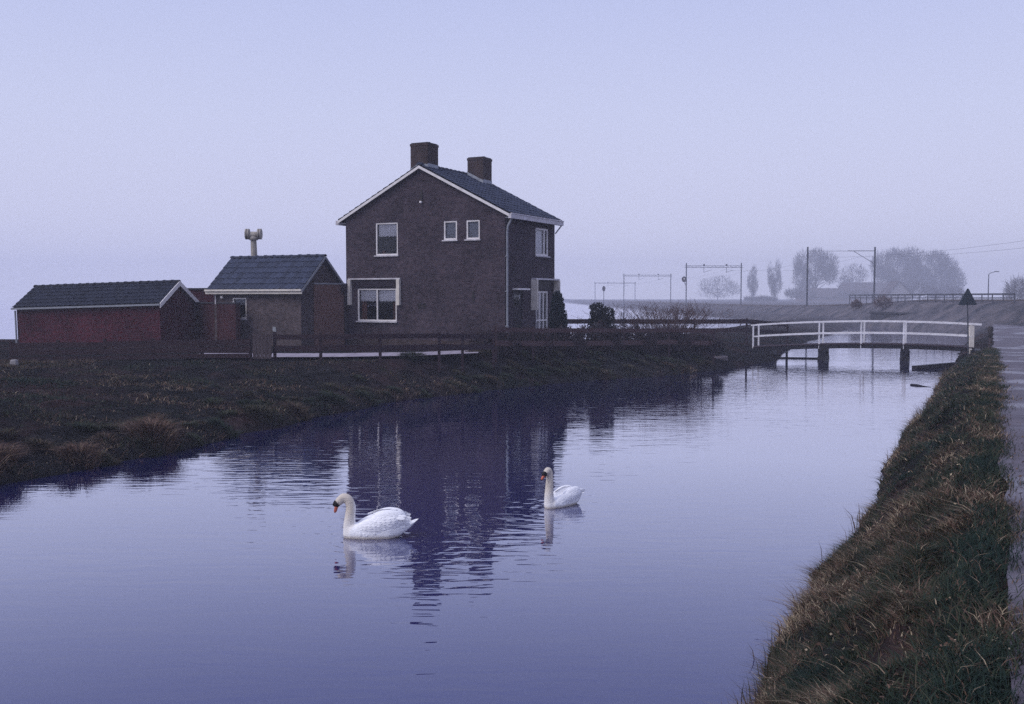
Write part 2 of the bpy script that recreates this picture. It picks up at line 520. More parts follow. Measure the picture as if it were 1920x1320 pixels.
# ---- canal water
def water_mat():
    m = bpy.data.materials.new('canal_water')
    m.use_nodes = True
    n, l = m.node_tree.nodes, m.node_tree.links
    n.remove(n['Principled BSDF'])
    deep = n.new('ShaderNodeBsdfDiffuse'); deep.inputs[0].default_value = (0.006, 0.008, 0.085, 1)
    surf = n.new('ShaderNodeBsdfGlossy'); surf.inputs['Roughness'].default_value = 0.02
    surf.inputs['Color'].default_value = (0.96, 0.96, 1.0, 1)
    t = n.new('ShaderNodeTexCoord')
    def layer(sx, sy, sc, det, rot=0.0, dist=0.0):
        mp = n.new('ShaderNodeMapping')
        mp.inputs['Scale'].default_value = (sx, sy, 1)
        mp.inputs['Rotation'].default_value = (0, 0, rot)
        l.new(t.outputs['Object'], mp.inputs[0])
        nz = n.new('ShaderNodeTexNoise')
        nz.inputs['Scale'].default_value = sc
        nz.inputs['Detail'].default_value = det
        nz.inputs['Distortion'].default_value = dist
        l.new(mp.outputs[0], nz.inputs['Vector'])
        return nz.outputs[0]
    def bump(h, strength, distance, prev=None):
        bn = n.new('ShaderNodeBump')
        bn.inputs['Strength'].default_value = strength
        bn.inputs['Distance'].default_value = distance
        l.new(h, bn.inputs['Height'])
        if prev:
            l.new(prev, bn.inputs['Normal'])
        return bn.outputs[0]
    # calm and ruffled patches
    patch = layer(0.10, 0.22, 1.0, 2)
    mr = n.new('ShaderNodeMapRange'); mr.inputs[1].default_value = 0.38; mr.inputs[2].default_value = 0.66
    mr.inputs[3].default_value = 0.45; mr.inputs[4].default_value = 1.0
    l.new(patch, mr.inputs[0])
    w1 = layer(0.55, 1.9, 1.0, 2.0, R(6), 0.4)
    w2 = layer(1.5, 5.5, 1.0, 2.0, R(-4), 0.3)
    mu = n.new('ShaderNodeMath'); mu.operation = 'MULTIPLY'
    l.new(w2, mu.inputs[0]); l.new(mr.outputs[0], mu.inputs[1])
    o1 = bump(w1, 1.0, 0.0036)
    o2 = bump(mu.outputs[0], 1.0, 0.0085, o1)
    geo = n.new('ShaderNodeNewGeometry')
    prev = o2
    for (cx_, cy_, k_, amp) in ((-1.86, 13.25, 34.0, 0.0011), (0.74, 15.2, 30.0, 0.0010)):
        dv = n.new('ShaderNodeVectorMath'); dv.operation = 'DISTANCE'
        l.new(geo.outputs['Position'], dv.inputs[0]); dv.inputs[1].default_value = (cx_, cy_, 0)
        def mth(op, a, b_=None):
            q = n.new('ShaderNodeMath'); q.operation = op
            l.new(a, q.inputs[0])
            if b_ is not None:
                if hasattr(b_, 'default_value'):
                    l.new(b_, q.inputs[1])
                else:
                    q.inputs[1].default_value = b_
            return q.outputs[0]
        ring = mth('SINE', mth('MULTIPLY', dv.outputs['Value'], k_))
        fade = mth('POWER', mth('SUBTRACT', mth('MULTIPLY', mth('MINIMUM', dv.outputs['Value'], 2.4), -1.0 / 2.4), -1.0), 1.6)
        hgt = mth('MULTIPLY', mth('MULTIPLY', ring, fade), w1)
        prev = bump(hgt, 1.0, amp * 2, prev)
    o2 = prev
    fr = n.new('ShaderNodeFresnel'); fr.inputs['IOR'].default_value = 1.33
    cr = n.new('ShaderNodeValToRGB')
    ce = cr.color_ramp.elements
    ce[0].position, ce[0].color = 0.02, (0.04,) * 3 + (1,)
    ce[1].position, ce[1].color = 1.0, (1.0,) * 3 + (1,)
    for p_, v_ in ((0.13, 0.265), (0.24, 0.53), (0.39, 0.78), (0.66, 0.93)):
        k_ = ce.new(p_); k_.color = (v_, v_, v_, 1)
    l.new(fr.outputs[0], cr.inputs[0])
    mx = n.new('ShaderNodeMixShader')
    l.new(cr.outputs[0], mx.inputs[0]); l.new(deep.outputs[0], mx.inputs[1]); l.new(surf.outputs[0], mx.inputs[2])
    l.new(mx.outputs[0], n['Material Output'].inputs[0])
    l.new(o2, surf.inputs['Normal']); l.new(o2, deep.inputs['Normal'])
    M['canal_water'] = m
water_mat()
w = MB()
w.quad((-1000, -300, 0), (1000, -300, 0), (1000, 1100, 0), (-1000, 1100, 0))
tag(w.build('canal_water', 'canal_water'), kind='structure')

# ---- road along the right bank
def road_mat():
    m = proc('road_surface', (0.115, 0.096, 0.112), (0.062, 0.053, 0.066), 1.6, 0.7, 0.6, 16, 8)
    n, l = m.node_tree.nodes, m.node_tree.links
    nz = n.new('ShaderNodeTexNoise'); nz.inputs['Scale'].default_value = 0.55; nz.inputs['Detail'].default_value = 3
    l.new(n['Texture Coordinate'].outputs['Object'], nz.inputs['Vector'])
    mr = n.new('ShaderNodeMapRange'); mr.inputs[1].default_value = 0.50; mr.inputs[2].default_value = 0.60
    mr.inputs[3].default_value = 0.75; mr.inputs[4].default_value = 0.32
    l.new(nz.outputs[0], mr.inputs[0]); l.new(mr.outputs[0], n['Principled BSDF'].inputs['Roughness'])
    n['Principled BSDF'].inputs['Specular IOR Level'].default_value = 0.35
road_mat()
rs = np.concatenate([np.arange(-20, 30, 0.25), np.arange(30, 104, 1.0)])
rt = np.linspace(-3.9, -0.12, 16)
RS, RT = np.meshgrid(rs, rt)
edge = np.where(RT > -0.2, 0.14 * fbm(RS * 0.8, RS * 0 + 2, 91, 3), 0)
RX, RY = xy_of(RS, RT + edge)
RZ = np.interp(RS, RD_S, RD_Z) + 0.02 * fbm(RS * 0.7, RT * 0.9, 95, 3) + np.where(RT > -0.2, -0.01, 0.0)
rv = np.stack([RX.ravel(), RY.ravel(), RZ.ravel()], 1)
ii, jj = np.meshgrid(np.arange(len(rs) - 1), np.arange(len(rt) - 1))
a_ = (jj * len(rs) + ii).ravel()
rtri = np.concatenate([np.stack([a_, a_ + 1, a_ + 1 + len(rs)], 1), np.stack([a_, a_ + 1 + len(rs), a_ + len(rs)], 1)])
tag(tri_mesh('road', rv, rtri, 'road_surface', smooth=True), kind='structure')

# ---- paved yard strip behind the fence
yard_line = [(-11.0, 33.6), (-9.0, 33.5), (-6.0, 33.6), (-3.2, 34.4), (-1.2, 36.0)]
pv = MB()
for i in range(len(yard_line) - 1):
    (xa, ya), (xb, yb) = yard_line[i], yard_line[i + 1]
    for k in range(6):
        def pt(u, d):
            x, y = xa + (xb - xa) * u, ya + (yb - ya) * u + d
            return (x, y, 1.215)
        u0, u1 = k / 6 + 0.002, (k + 1) / 6 - 0.002
        pv.quad(pt(u0, 0), pt(u1, 0), pt(u1, 2.3), pt(u0, 2.3))
tag(pv.build('yard_paving', 'paving'), kind='structure')

# ================================================================== BUILDINGS
def tile_mesh(w_, l_, mat):
    b = MB()
    n = 5
    prof = [(-0.5, 0.010), (-0.28, 0.045), (-0.02, 0.030), (0.22, 0.004), (0.5, 0.008)]
    for y0 in (0.0, l_ * 1.12):
        for px_, pz in prof:
            b.v.append((px_ * w_, y0, pz + (0.028 if y0 == 0 else 0.0)))
    for px_, pz in prof:
        b.v.append((px_ * w_, 0.0, pz - 0.005))
    for i in range(n - 1):
        b.f.append((i, i + 1, n + i + 1, n + i))
        b.f.append((2 * n + i, 2 * n + i + 1, i + 1, i))
    o = b.build('tile', mat)
    return o

def tile_slope(roof, origin, along, upslope, len_along, len_up, tw, tl, mat, proto=None):
    """lay pantiles as sub-parts of the roof part: origin at the eave start"""
    along, upslope = Vector(along).normalized(), Vector(upslope).normalized()
    nrm = along.cross(upslope).normalized()
    na, nu = int(round(len_along / tw)), int(round(len_up / tl))
    tw, tl = len_along / na, len_up / nu
    src = None
    for j in range(nu):
        for i in range(na):
            p = Vector(origin) + along * (i + 0.5) * tw + upslope * j * tl
            p += nrm * random.uniform(0.0, 0.008)
            mt = Matrix((along, upslope, nrm)).transposed()
            mt = mt @ Matrix.Rotation(random.uniform(-0.012, 0.012), 3, 'Z')
            m4 = mt.to_4x4(); m4.translation = p
            if src is None:
                src = tile_mesh(tw * 1.03, tl, mat)
                src.parent = roof
                src.matrix_local = m4
            else:
                share('tile', src, roof, m4)
    return src

def ridge_tiles(roof, a, b, n, rad, mat):
    a, b = Vector(a), Vector(b)
    d = (b - a) / n
    src = None
    for i in range(n):
        p = a + d * i
        X = d.normalized(); Z = Vector((0, 0, 1)); Y = Z.cross(X)
        m4 = Matrix((X, Y, Z)).transposed().to_4x4(); m4.translation = p + Vector((0, 0, random.uniform(0, 0.008)))
        if src is None:
            mb = MB()
            L = d.length
            for x, rr in ((0, rad * 1.18), (L * 0.22, rad * 1.18), (L * 0.24, rad), (L * 1.03, rad * 0.95)):
                for k in range(7):
                    an = math.pi * k / 6
                    mb.v.append((x, rr * math.cos(an), rr * math.sin(an) * 0.8 - 0.03))
            for i2 in range(3):
                for k in range(6):
                    mb.f.append((i2 * 7 + k, i2 * 7 + k + 1, (i2 + 1) * 7 + k + 1, (i2 + 1) * 7 + k))
            mb.f.append(tuple(range(7)))
            src = mb.build('ridge_tile', mat, roof, smooth=False)
            src.matrix_local = m4
        else:
            share('ridge_tile', src, roof, m4)

def wall_panel(mb, mp, a0, a1, z0, z1, holes=(), depth=0.12):
    """rectangle of wall with openings; mp(a, d, z) gives the local point, d going into the wall"""
    As = sorted({a0, a1, *[h[0] for h in holes], *[h[1] for h in holes]})
    Zs = sorted({z0, z1, *[h[2] for h in holes], *[h[3] for h in holes]})
    for i in range(len(As) - 1):
        for j in range(len(Zs) - 1):
            ca, cz = (As[i] + As[i + 1]) / 2, (Zs[j] + Zs[j + 1]) / 2
            if any(h[0] < ca < h[1] and h[2] < cz < h[3] for h in holes):
                continue
            mb.quad(mp(As[i], 0, Zs[j]), mp(As[i + 1], 0, Zs[j]), mp(As[i + 1], 0, Zs[j + 1]), mp(As[i], 0, Zs[j + 1]))
    for h in holes:
        b0, b1, y0, y1 = h
        mb.quad(mp(b0, 0, y0), mp(b0, depth, y0), mp(b0, depth, y1), mp(b0, 0, y1))
        mb.quad(mp(b1, 0, y0), mp(b1, 0, y1), mp(b1, depth, y1), mp(b1, depth, y0))
        mb.quad(mp(b0, 0, y1), mp(b0, depth, y1), mp(b1, depth, y1), mp(b1, 0, y1))
        mb.quad(mp(b0, 0, y0), mp(b1, 0, y0), mp(b1, depth, y0), mp(b0, depth, y0))

def mbox(mb, mp, a0, a1, d0, d1, z0, z1):
    pts = [mp(a, d, z) for z in (z0, z1) for (a, d) in ((a0, d0), (a1, d0), (a1, d1), (a0, d1))]
    mb.add(pts, [(0, 3, 2, 1), (4, 5, 6, 7), (0, 1, 5, 4), (1, 2, 6, 5), (2, 3, 7, 6), (3, 0, 4, 7)])

def window(parent, mp, a0, a1, z0, z1, fw=0.06, mull=(), bars=(), sill=True, mat='white_paint', glass_back=0.07):
    f = MB()
    mbox(f, mp, a0, a1, 0.02, 0.09, z0, z0 + fw)
    mbox(f, mp, a0, a1, 0.02, 0.09, z1 - fw, z1)
    mbox(f, mp, a0, a0 + fw, 0.021, 0.089, z0 + fw, z1 - fw)
    mbox(f, mp, a1 - fw, a1, 0.021, 0.089, z0 + fw, z1 - fw)
    for m_ in mull:
        mbox(f, mp, m_ - fw * 0.45, m_ + fw * 0.45, 0.022, 0.088, z0 + fw, z1 - fw)
    for z_ in bars:
        mbox(f, mp, a0 + fw, a1 - fw, 0.023, 0.087, z_ - fw * 0.4, z_ + fw * 0.4)
    o = f.build('window', mat, parent)
    xs = [a0 + fw, *mull, a1 - fw]
    for i in range(len(xs) - 1):
        p = MB()
        p.quad(mp(xs[i], glass_back, z0 + fw), mp(xs[i + 1], glass_back, z0 + fw), mp(xs[i + 1], glass_back, z1 - fw), mp(xs[i], glass_back, z1 - fw))
        p.build('pane', 'glass', o)
    if sill:
        s_ = MB()
        mbox(s_, mp, a0 - 0.05, a1 + 0.05, -0.07, 0.018, z0 - 0.055, z0 - 0.003)
        s_.build('sill', 'weathered_white' if mat != 'cream_paint' else 'cream_paint', o)
    return o

def curtain(win, mp, a0, a1, z0, z1, d=0.115, mat='net_curtain', folds=9, name='curtain'):
    c = MB()
    n = folds * 4
    for i in range(n + 1):
        u = i / n
        a = a0 + (a1 - a0) * u
        dd = d + 0.02 * math.sin(u * folds * 2 * math.pi)
        c.v.append(mp(a, dd, z0 + 0.012 * math.sin(u * 31)))
        c.v.append(mp(a, dd, z1))
    for i in range(n):
        c.f.append((2 * i, 2 * i + 2, 2 * i + 3, 2 * i + 1))
    c.build(name, mat, win)

# ---------------------------------------------------------------- the house
HC = Vector((-0.278, 40.7, 1.12))
HROT = math.atan2(-0.457, 0.889)
house = thing('brick_house', HC, 'two storey brown brick house with two chimneys and white trimmed gable', 'house', rz=HROT)
Z0 = HC.z
HW, HL = 7.81, 4.72
RX_, RZ_ = -3.95, 8.66 - Z0           # ridge
EZ = 6.53 - Z0                        # eave
gm = lambda a, d, z: (a, d, z - Z0)               # gable wall
sm = lambda a, d, z: (-d, a, z - Z0)              # right side wall
lm_ = lambda a, d, z: (-HW + d, a, z - Z0)
bk = lambda a, d, z: (a, HL - d, z - Z0)
gable_holes = [(-6.25, -5.12, 4.98, 6.36), (-2.86, -2.22, 5.55, 6.33), (-1.79, -1.16, 5.55, 6.33), (-7.22, -5.20, 2.17, 3.57)]
side_holes = [(2.80, 4.08, 4.97, 6.15), (0.70, 1.58, 1.25, 3.46), (2.84, 4.05, 1.45, 3.46)]
wz = 6.62
w = MB()
wall_panel(w, gm, -HW, 0, Z0 - 0.4, wz, gable_holes)
w.add([gm(-HW, 0, wz), gm(0, 0, wz), gm(RX_, 0, 8.57)], [(0, 1, 2)])
wall_panel(w, sm, 0, HL, Z0 - 0.4, wz, side_holes)
wall_panel(w, lm_, 0, HL, Z0 - 0.4, wz)
wall_panel(w, bk, -HW, 0, Z0 - 0.4, wz)
w.add([bk(-HW, 0, wz), bk(0, 0, wz), bk(RX_, 0, 8.57)], [(0, 1, 2)])
wall_o = w.build('wall', 'house_brick', house)
pl = MB()   # dark plinth course at the foot of the walls
mbox(pl, gm, -HW - 0.015, 0.015, -0.015, 0.0 - 0.002, Z0 - 0.4, Z0 + 0.28)
mbox(pl, sm, 0.0, 0.66, -0.015, -0.002, Z0 - 0.4, Z0 + 0.28)
mbox(pl, sm, 1.62, 2.80, -0.015, -0.002, Z0 - 0.4, Z0 + 0.28)
pl.build('plinth', 'chimney_brick', house)
# upper floor so that the rooms are separate dark volumes
fl = MB(); fl.box(-HW + 0.13, -0.13, 0.13, HL - 0.13, 4.2 - Z0, 4.35 - Z0); fl.build('floor_slab', 'dark_concrete', house)
iw = MB(); iw.box(-3.4, -3.3, 0.14, HL - 0.14, Z0 - Z0, 4.2 - Z0); iw.box(-3.4, -3.3, 0.14, HL - 0.14, 4.35 - Z0, 6.6 - Z0); iw.build('inner_wall', 'grey_wood', house)

# roof: boarded deck with tiles laid on it
ey = 0.32
y0r, y1r = -0.14, HL + 0.14
xr, xl = 0.25, -HW - 0.28
def roof_z(x):
    return RZ_ - abs(x - RX_) * (RZ_ - EZ) / (xr - RX_) if x > RX_ else RZ_ - abs(x - RX_) * (RZ_ - EZ) / (RX_ - xl)
deck = MB()
th = 0.09
for (xa, xb) in ((RX_, xr), (xl, RX_)):
    za, zb = roof_z(xa), roof_z(xb)
    deck.add([(xa, y0r, za), (xb, y0r, zb), (xb, y1r, zb), (xa, y1r, za), (xa, y0r, za - th), (xb, y0r, zb - th), (xb, y1r, zb - th), (xa, y1r, za - th)],
             [(0, 1, 2, 3), (7, 6, 5, 4), (0, 4, 5, 1), (1, 5, 6, 2), (2, 6, 7, 3), (3, 7, 4, 0)])
roof = deck.build('roof', 'roof_tile_dark', house)
up = Vector((RX_ - xr, 0, RZ_ - EZ))
tile_slope(roof, (xr + 0.03, y0r, EZ + 0.012), (0, 1, 0), up, y1r - y0r, up.length, 0.30, 0.345, 'roof_tile')
upl = Vector((RX_ - xl, 0, RZ_ - EZ))
# far slope, seen from nowhere in view: one tiled sheet
fs_ = MB()
nu = 14
for j in range(nu):
    p0 = Vector((xl - 0.03, 0, EZ + 0.012)) + upl * (j / nu); p1 = Vector((xl - 0.03, 0, EZ + 0.012)) + upl * ((j + 1) / nu)
    fs_.quad((p0.x, y1r, p0.z + 0.04), (p0.x, y0r, p0.z + 0.04), (p1.x, y0r, p1.z + 0.01), (p1.x, y1r, p1.z + 0.01))
    fs_.quad((p0.x, y1r, p0.z - 0.01), (p0.x, y0r, p0.z - 0.01), (p0.x, y0r, p0.z + 0.04), (p0.x, y1r, p0.z + 0.04))
tag(fs_.build('far_tiles', 'roof_tile', roof), kind='stuff')
ridge_tiles(roof, (RX_, y0r, RZ_ + 0.05), (RX_, y1r, RZ_ + 0.05), 14, 0.12, 'roof_tile')
# white bargeboards, one on each gable slope
for (xa, xb) in ((RX_, xr + 0.02), (xl - 0.02, RX_)):
    za, zb = roof_z(xa) - 0.012, roof_z(xb) - 0.012
    b = MB()
    hgt = 0.115
    b.add([(xa, y0r - 0.035, za), (xb, y0r - 0.035, zb), (xb, y0r - 0.002, zb), (xa, y0r - 0.002, za),
           (xa, y0r - 0.035, za - hgt), (xb, y0r - 0.035, zb - hgt), (xb, y0r - 0.002, zb - hgt), (xa, y0r - 0.002, za - hgt)],
          [(0, 1, 2, 3), (7, 6, 5, 4), (0, 4, 5, 1), (1, 5, 6, 2), (2, 6, 7, 3), (3, 7, 4, 0)])
    b.build('bargeboard', 'white_paint', house)
# gutters with fascia
g = MB(); g.box(xr - 0.02, xr + 0.11, y0r - 0.02, y1r + 0.02, EZ - 0.20, EZ - 0.015)
g.box(xr + 0.09, xr + 0.13, y0r - 0.025, y1r + 0.025, EZ - 0.03, EZ + 0.015)
g.build('gutter', 'weathered_white', house)
g = MB(); g.box(xl - 0.14, xl + 0.02, y0r - 0.02, y1r + 0.02, EZ - 0.20, EZ - 0.015); g.build('gutter', 'weathered_white', house)
s_ = MB(); s_.box(0.002, xr - 0.022, y0r + 0.15, y1r - 0.15, EZ - 0.16, EZ - 0.13); s_.build('soffit', 'weathered_white', house)
s_ = MB(); s_.box(xl + 0.022, -HW - 0.002, y0r + 0.15, y1r - 0.15, EZ - 0.16, EZ - 0.13); s_.build('soffit', 'weathered_white', house)
# mossy worn patch at the verge foot
# chimneys
def chimney(cx, cy, wx, wy, top, zb):
    c = MB(); c.box(cx - wx / 2, cx + wx / 2, cy - wy / 2, cy + wy / 2, zb - Z0, top - Z0 - 0.10)
    c.box(cx - wx / 2 - 0.02, cx + wx / 2 + 0.02, cy - wy / 2 - 0.02, cy + wy / 2 + 0.02, top - Z0 - 0.10, top - Z0)
    o = c.build('chimney', 'chimney_brick', house)
    k = MB(); k.box(cx - wx / 2 + 0.02, cx + wx / 2 - 0.02, cy - wy / 2 + 0.02, cy + wy / 2 - 0.02, top - Z0 + 0.001, top - Z0 + 0.04)
    for q in (-0.2, 0.2):
        k.lathe([(0.09, 0), (0.085, 0.06), (0.06, 0.06), (0.055, 0.0)], 10, (cx + q, cy, top - Z0 + 0.03))
    k.build('cap', 'dark_concrete', o)
    fl_ = MB()     # lead flashing stepped round the foot
    for sx in (-1, 1):
        xs = cx + sx * (wx / 2 + 0.006)
        fl_.quad((xs, cy - wy / 2 - 0.01, roof_z(xs) - 0.02), (xs, cy + wy / 2 + 0.01, roof_z(xs) - 0.02), (xs, cy + wy / 2 + 0.01, roof_z(xs) + 0.24), (xs, cy - wy / 2 - 0.01, roof_z(xs) + 0.24))
    for sy in (-1, 1):
        ys = cy + sy * (wy / 2 + 0.006)
        xa, xb = cx - wx / 2 - 0.01, cx + wx / 2 + 0.01
        fl_.add([(xa, ys, roof_z(xa)), (cx, ys, roof_z(cx)), (xb, ys, roof_z(xb)), (xb, ys, roof_z(xb) + 0.2), (cx, ys, roof_z(cx) + 0.2), (xa, ys, roof_z(xa) + 0.2)], [(0, 1, 4, 5), (1, 2, 3, 4)])
    fl_.build('flashing', 'lead', o)
chimney(RX_ - 0.15, 0.52, 0.84, 0.84, 9.60, 7.9)
chimney(RX_ + 0.52, 4.10, 0.80, 0.80, 9.40, 7.6)
# windows of the gable
wu = window(house, gm, -6.25, -5.12, 4.98, 6.36, 0.06)
curtain(wu, gm, -6.15, -5.22, 5.78, 6.30)
pt_ = MB(); pt_.lathe([(0.0, 0), (0.05, 0), (0.065, 0.11), (0.0, 0.11)], 10, gm(-5.95, 0.2, 5.06)); pt_.build('flower_pot', 'pot_clay', wu)
for a in (-2.86, -1.79):
    ws = window(house, gm, a, a + 0.635, 5.55, 6.33, 0.065)
    bl = MB(); bl.quad(gm(a + 0.05, 0.14, 5.6), gm(a + 0.58, 0.14, 5.6), gm(a + 0.58, 0.14, 6.3), gm(a + 0.05, 0.14, 6.3)); bl.build('frosted_blind', 'lead', ws)
wl_ = window(house, gm, -7.22, -5.20, 2.17, 3.57, 0.062, mull=(-6.21,))
curtain(wl_, gm, -7.12, -6.26, 3.02, 3.50, folds=7)
curtain(wl_, gm, -6.16, -5.30, 3.02, 3.50, folds=7)
curtain(wl_, gm, -7.14, -6.86, 2.20, 3.5, 0.20, 'orange_drape', 3, 'drape')
curtain(wl_, gm, -5.50, -5.28, 2.20, 3.5, 0.20, 'orange_drape', 3, 'drape')
fl_ = MB()
for q in range(26):
    c = Vector(gm(-6.70 + random.gauss(0, 0.10) + (0.14 if q % 2 else -0.1), 0.22 + random.uniform(0, 0.08), 2.86 + random.gauss(0, 0.06)))
    u_, v_ = Vector((random.gauss(0, 1), random.gauss(0, 1), random.gauss(0, 1))).normalized() * 0.045, Vector((random.gauss(0, 1), random.gauss(0, 1), random.gauss(0, 1))).normalized() * 0.045
    fl_.quad(c - u_, c - v_, c + u_, c + v_)
fl_.build('white_flowers', 'flower_white', wl_)
# awning case with white side guides over the lower gable window
aw = MB()
mbox(aw, gm, -7.66, -4.97, -0.10, -0.002, 3.95, 4.01)
awo = aw.build('awning_case', 'weathered_white', house)
ab = MB(); mbox(ab, gm, -7.44, -5.17, -0.055, -0.004, 3.64, 3.948); ab.build('awning_fabric', 'door_paint', awo)
for a in (-7.66, -5.13):
    b = MB(); mbox(b, gm, a, a + 0.15, -0.14, -0.003, 2.86, 3.946); b.build('guide_panel', 'cream_paint', awo)
# wall anchors, vent, lamp
for a, z0_, z1_ in ((-3.92, 7.2, 7.68), (-1.45, 3.02, 3.46)):
    b = MB(); mbox(b, gm, a - 0.035, a + 0.035, -0.03, -0.003, z0_, z1_)
    mbox(b, gm, a - 0.09, a + 0.09, -0.04, -0.031, (z0_ + z1_) / 2 - 0.03, (z0_ + z1_) / 2 + 0.03)
    b.build('wall_anchor', 'iron', house)
b = MB(); b.lathe([(0.0, -0.05), (0.05, -0.04), (0.06, 0.0), (0.04, 0.05), (0.0, 0.06)], 10, gm(-3.92, -0.08, 7.14)); b.build('wall_insulator', 'white_paint', house)
for a in (-4.12, -3.90):
    b = MB(); mbox(b, gm, a, a + 0.17, -0.012, -0.002, 2.72, 2.95)
    for q in range(4):
        mbox(b, gm, a + 0.015, a + 0.155, -0.025, -0.013, 2.745 + q * 0.05, 2.765 + q * 0.05)
    b.build('vent_grille', 'iron', house)
# right side: downpipe, windows, door
dp = MB(); dp.tube([(xr + 0.03, 0.02, EZ - 0.2), (0.10, 0.05, EZ - 0.5), (0.07, 0.06, EZ - 0.7), (0.07, 0.06, 0.3), (0.08, 0.06, 0.0)], 0.042, 8)
dpo = dp.build('downpipe', 'zinc', house, smooth=True)
for z_ in (0.9, 2.3, 3.7):
    b = MB(); b.box(0.003, 0.12, 0.0, 0.12, z_, z_ + 0.03); b.build('bracket', 'zinc', dpo)
wr = window(house, sm, 2.80, 4.08, 4.97, 6.15, 0.08, mull=(3.7,))
curtain(wr, sm, 2.88, 3.66, 5.05, 6.08, 0.13, folds=6)
wf = window(house, sm, 2.84, 4.05, 1.45, 3.46, 0.08, mull=(3.25, 3.65), bars=(2.2,), sill=True)
curtain(wf, sm, 2.9, 3.6, 1.55, 3.38, 0.13, folds=8)
door = MB(); mbox(door, sm, 0.72, 1.56, 0.05, 0.10, 1.27, 3.44)
dr_ = door.build('door', 'door_paint', house)
for (b0, b1) in ((1.45, 2.1), (2.25, 2.75)):
    b = MB(); mbox(b, sm, 0.86, 1.42, 0.035, 0.049, b0, b1); b.build('panel', 'door_paint', dr_)
b = MB(); mbox(b, sm, 0.86, 1.42, 0.045, 0.049, 2.87, 3.3); b.build('pane', 'glass', dr_)
b = MB(); b.tube([sm(1.48, 0.05, 2.25), sm(1.48, -0.02, 2.25), sm(1.38, -0.02, 2.25)], 0.012, 6); b.build('handle', 'zinc', dr_)
b = MB(); mbox(b, sm, 0.62, 1.68, -0.30, -0.003, 3.49, 3.56); b.build('door_canopy', 'white_paint', house)
b = MB(); mbox(b, sm, 0.60, 1.70, -0.5, -0.02, 1.10, 1.24); b.build('doorstep', 'concrete', house)
aw = MB(); mbox(aw, sm, 2.36, 4.70, -0.26, -0.003, 3.93, 4.0); awo = aw.build('awning_case', 'weathered_white', house)
for a, zb in ((2.36, 2.65), (4.60, 3.3)):
    b = MB(); mbox(b, sm, a, a + 0.09, -0.30, -0.003, zb, 3.928); b.build('guide_panel', 'cream_paint', awo)
ab = MB(); mbox(ab, sm, 2.5, 4.56, -0.05, -0.004, 3.52, 3.926); ab.build('awning_fabric', 'door_paint', awo)
b = MB(); b.tube([(xr + 0.05, y1r - 0.05, EZ - 0.18), (0.08, HL - 0.1, EZ - 0.55)], 0.03, 6); b.build('gutter_bend', 'zinc', house)

# ---------------------------------------------------------------- the shed beside it
def gabled_shed(name, label, cat, base, rz, LX, DY, eave, ridge, wallmat, roofmat, over, tile, holes_front, gable_right_board, fascia, ridge_n, tilt=0.0, hip=None):
    """local: front wall on y=0 from x=-LX to 0 (right corner at the origin), depth DY"""
    t = thing(name, base, label, cat, rz=rz)
    if tilt:
        t.rotation_euler = (0, tilt, rz)
    f_ = lambda a, d, z: (a, d, z)
    r_ = lambda a, d, z: (-d, a, z)
    l_ = lambda a, d, z: (-LX + d, a, z)
    b_ = lambda a, d, z: (a, DY - d, z)
    w_ = MB()
    wall_panel(w_, f_, -LX, 0, -0.4, eave, holes_front)
    wall_panel(w_, b_, -LX, 0, -0.4, eave)
    sl = (ridge - eave) / (DY / 2)
    for mp in (r_, l_):
        wall_panel(w_, mp, 0, DY, -0.4, eave)
        w_.add([mp(0, 0, eave), mp(DY, 0, eave), mp(DY / 2, 0, ridge - 0.05)], [(0, 1, 2)])
    w_.build('wall', wallmat, t)
    ox, oy = over
    d = MB(); th_ = 0.07
    ya, za = -oy, eave - oy * sl + 0.06
    yb, zb = DY + oy, eave - oy * sl + 0.06
    ym, zm = DY / 2, ridge + 0.06
    for (p, q) in (((ya, za), (ym, zm)), ((ym, zm), (yb, zb))):
        x0_, x1_ = -LX - ox, ox
        d.add([(x0_, p[0], p[1]), (x1_, p[0], p[1]), (x1_, q[0], q[1]), (x0_, q[0], q[1]), (x0_, p[0], p[1] - th_), (x1_, p[0], p[1] - th_), (x1_, q[0], q[1] - th_), (x0_, q[0], q[1] - th_)],
              [(0, 1, 2, 3), (7, 6, 5, 4), (0, 4, 5, 1), (1, 5, 6, 2), (2, 6, 7, 3), (3, 7, 4, 0)])
    ro = d.build('roof', roofmat, t)
    u_ = Vector((0, ym - ya, zm - za))
    tile_slope(ro, (-LX - ox, ya - 0.02, za + 0.012), (1, 0, 0), u_, LX + 2 * ox, u_.length, tile[0], tile[1], roofmat)
    ridge_tiles(ro, (-LX - ox, ym, zm + 0.04), (ox, ym, zm + 0.04), ridge_n, 0.11, roofmat)
    return t, dict(ya=ya, za=za, ym=ym, zm=zm, yb=yb, zb=zb, ox=ox, f=f_, r=r_)

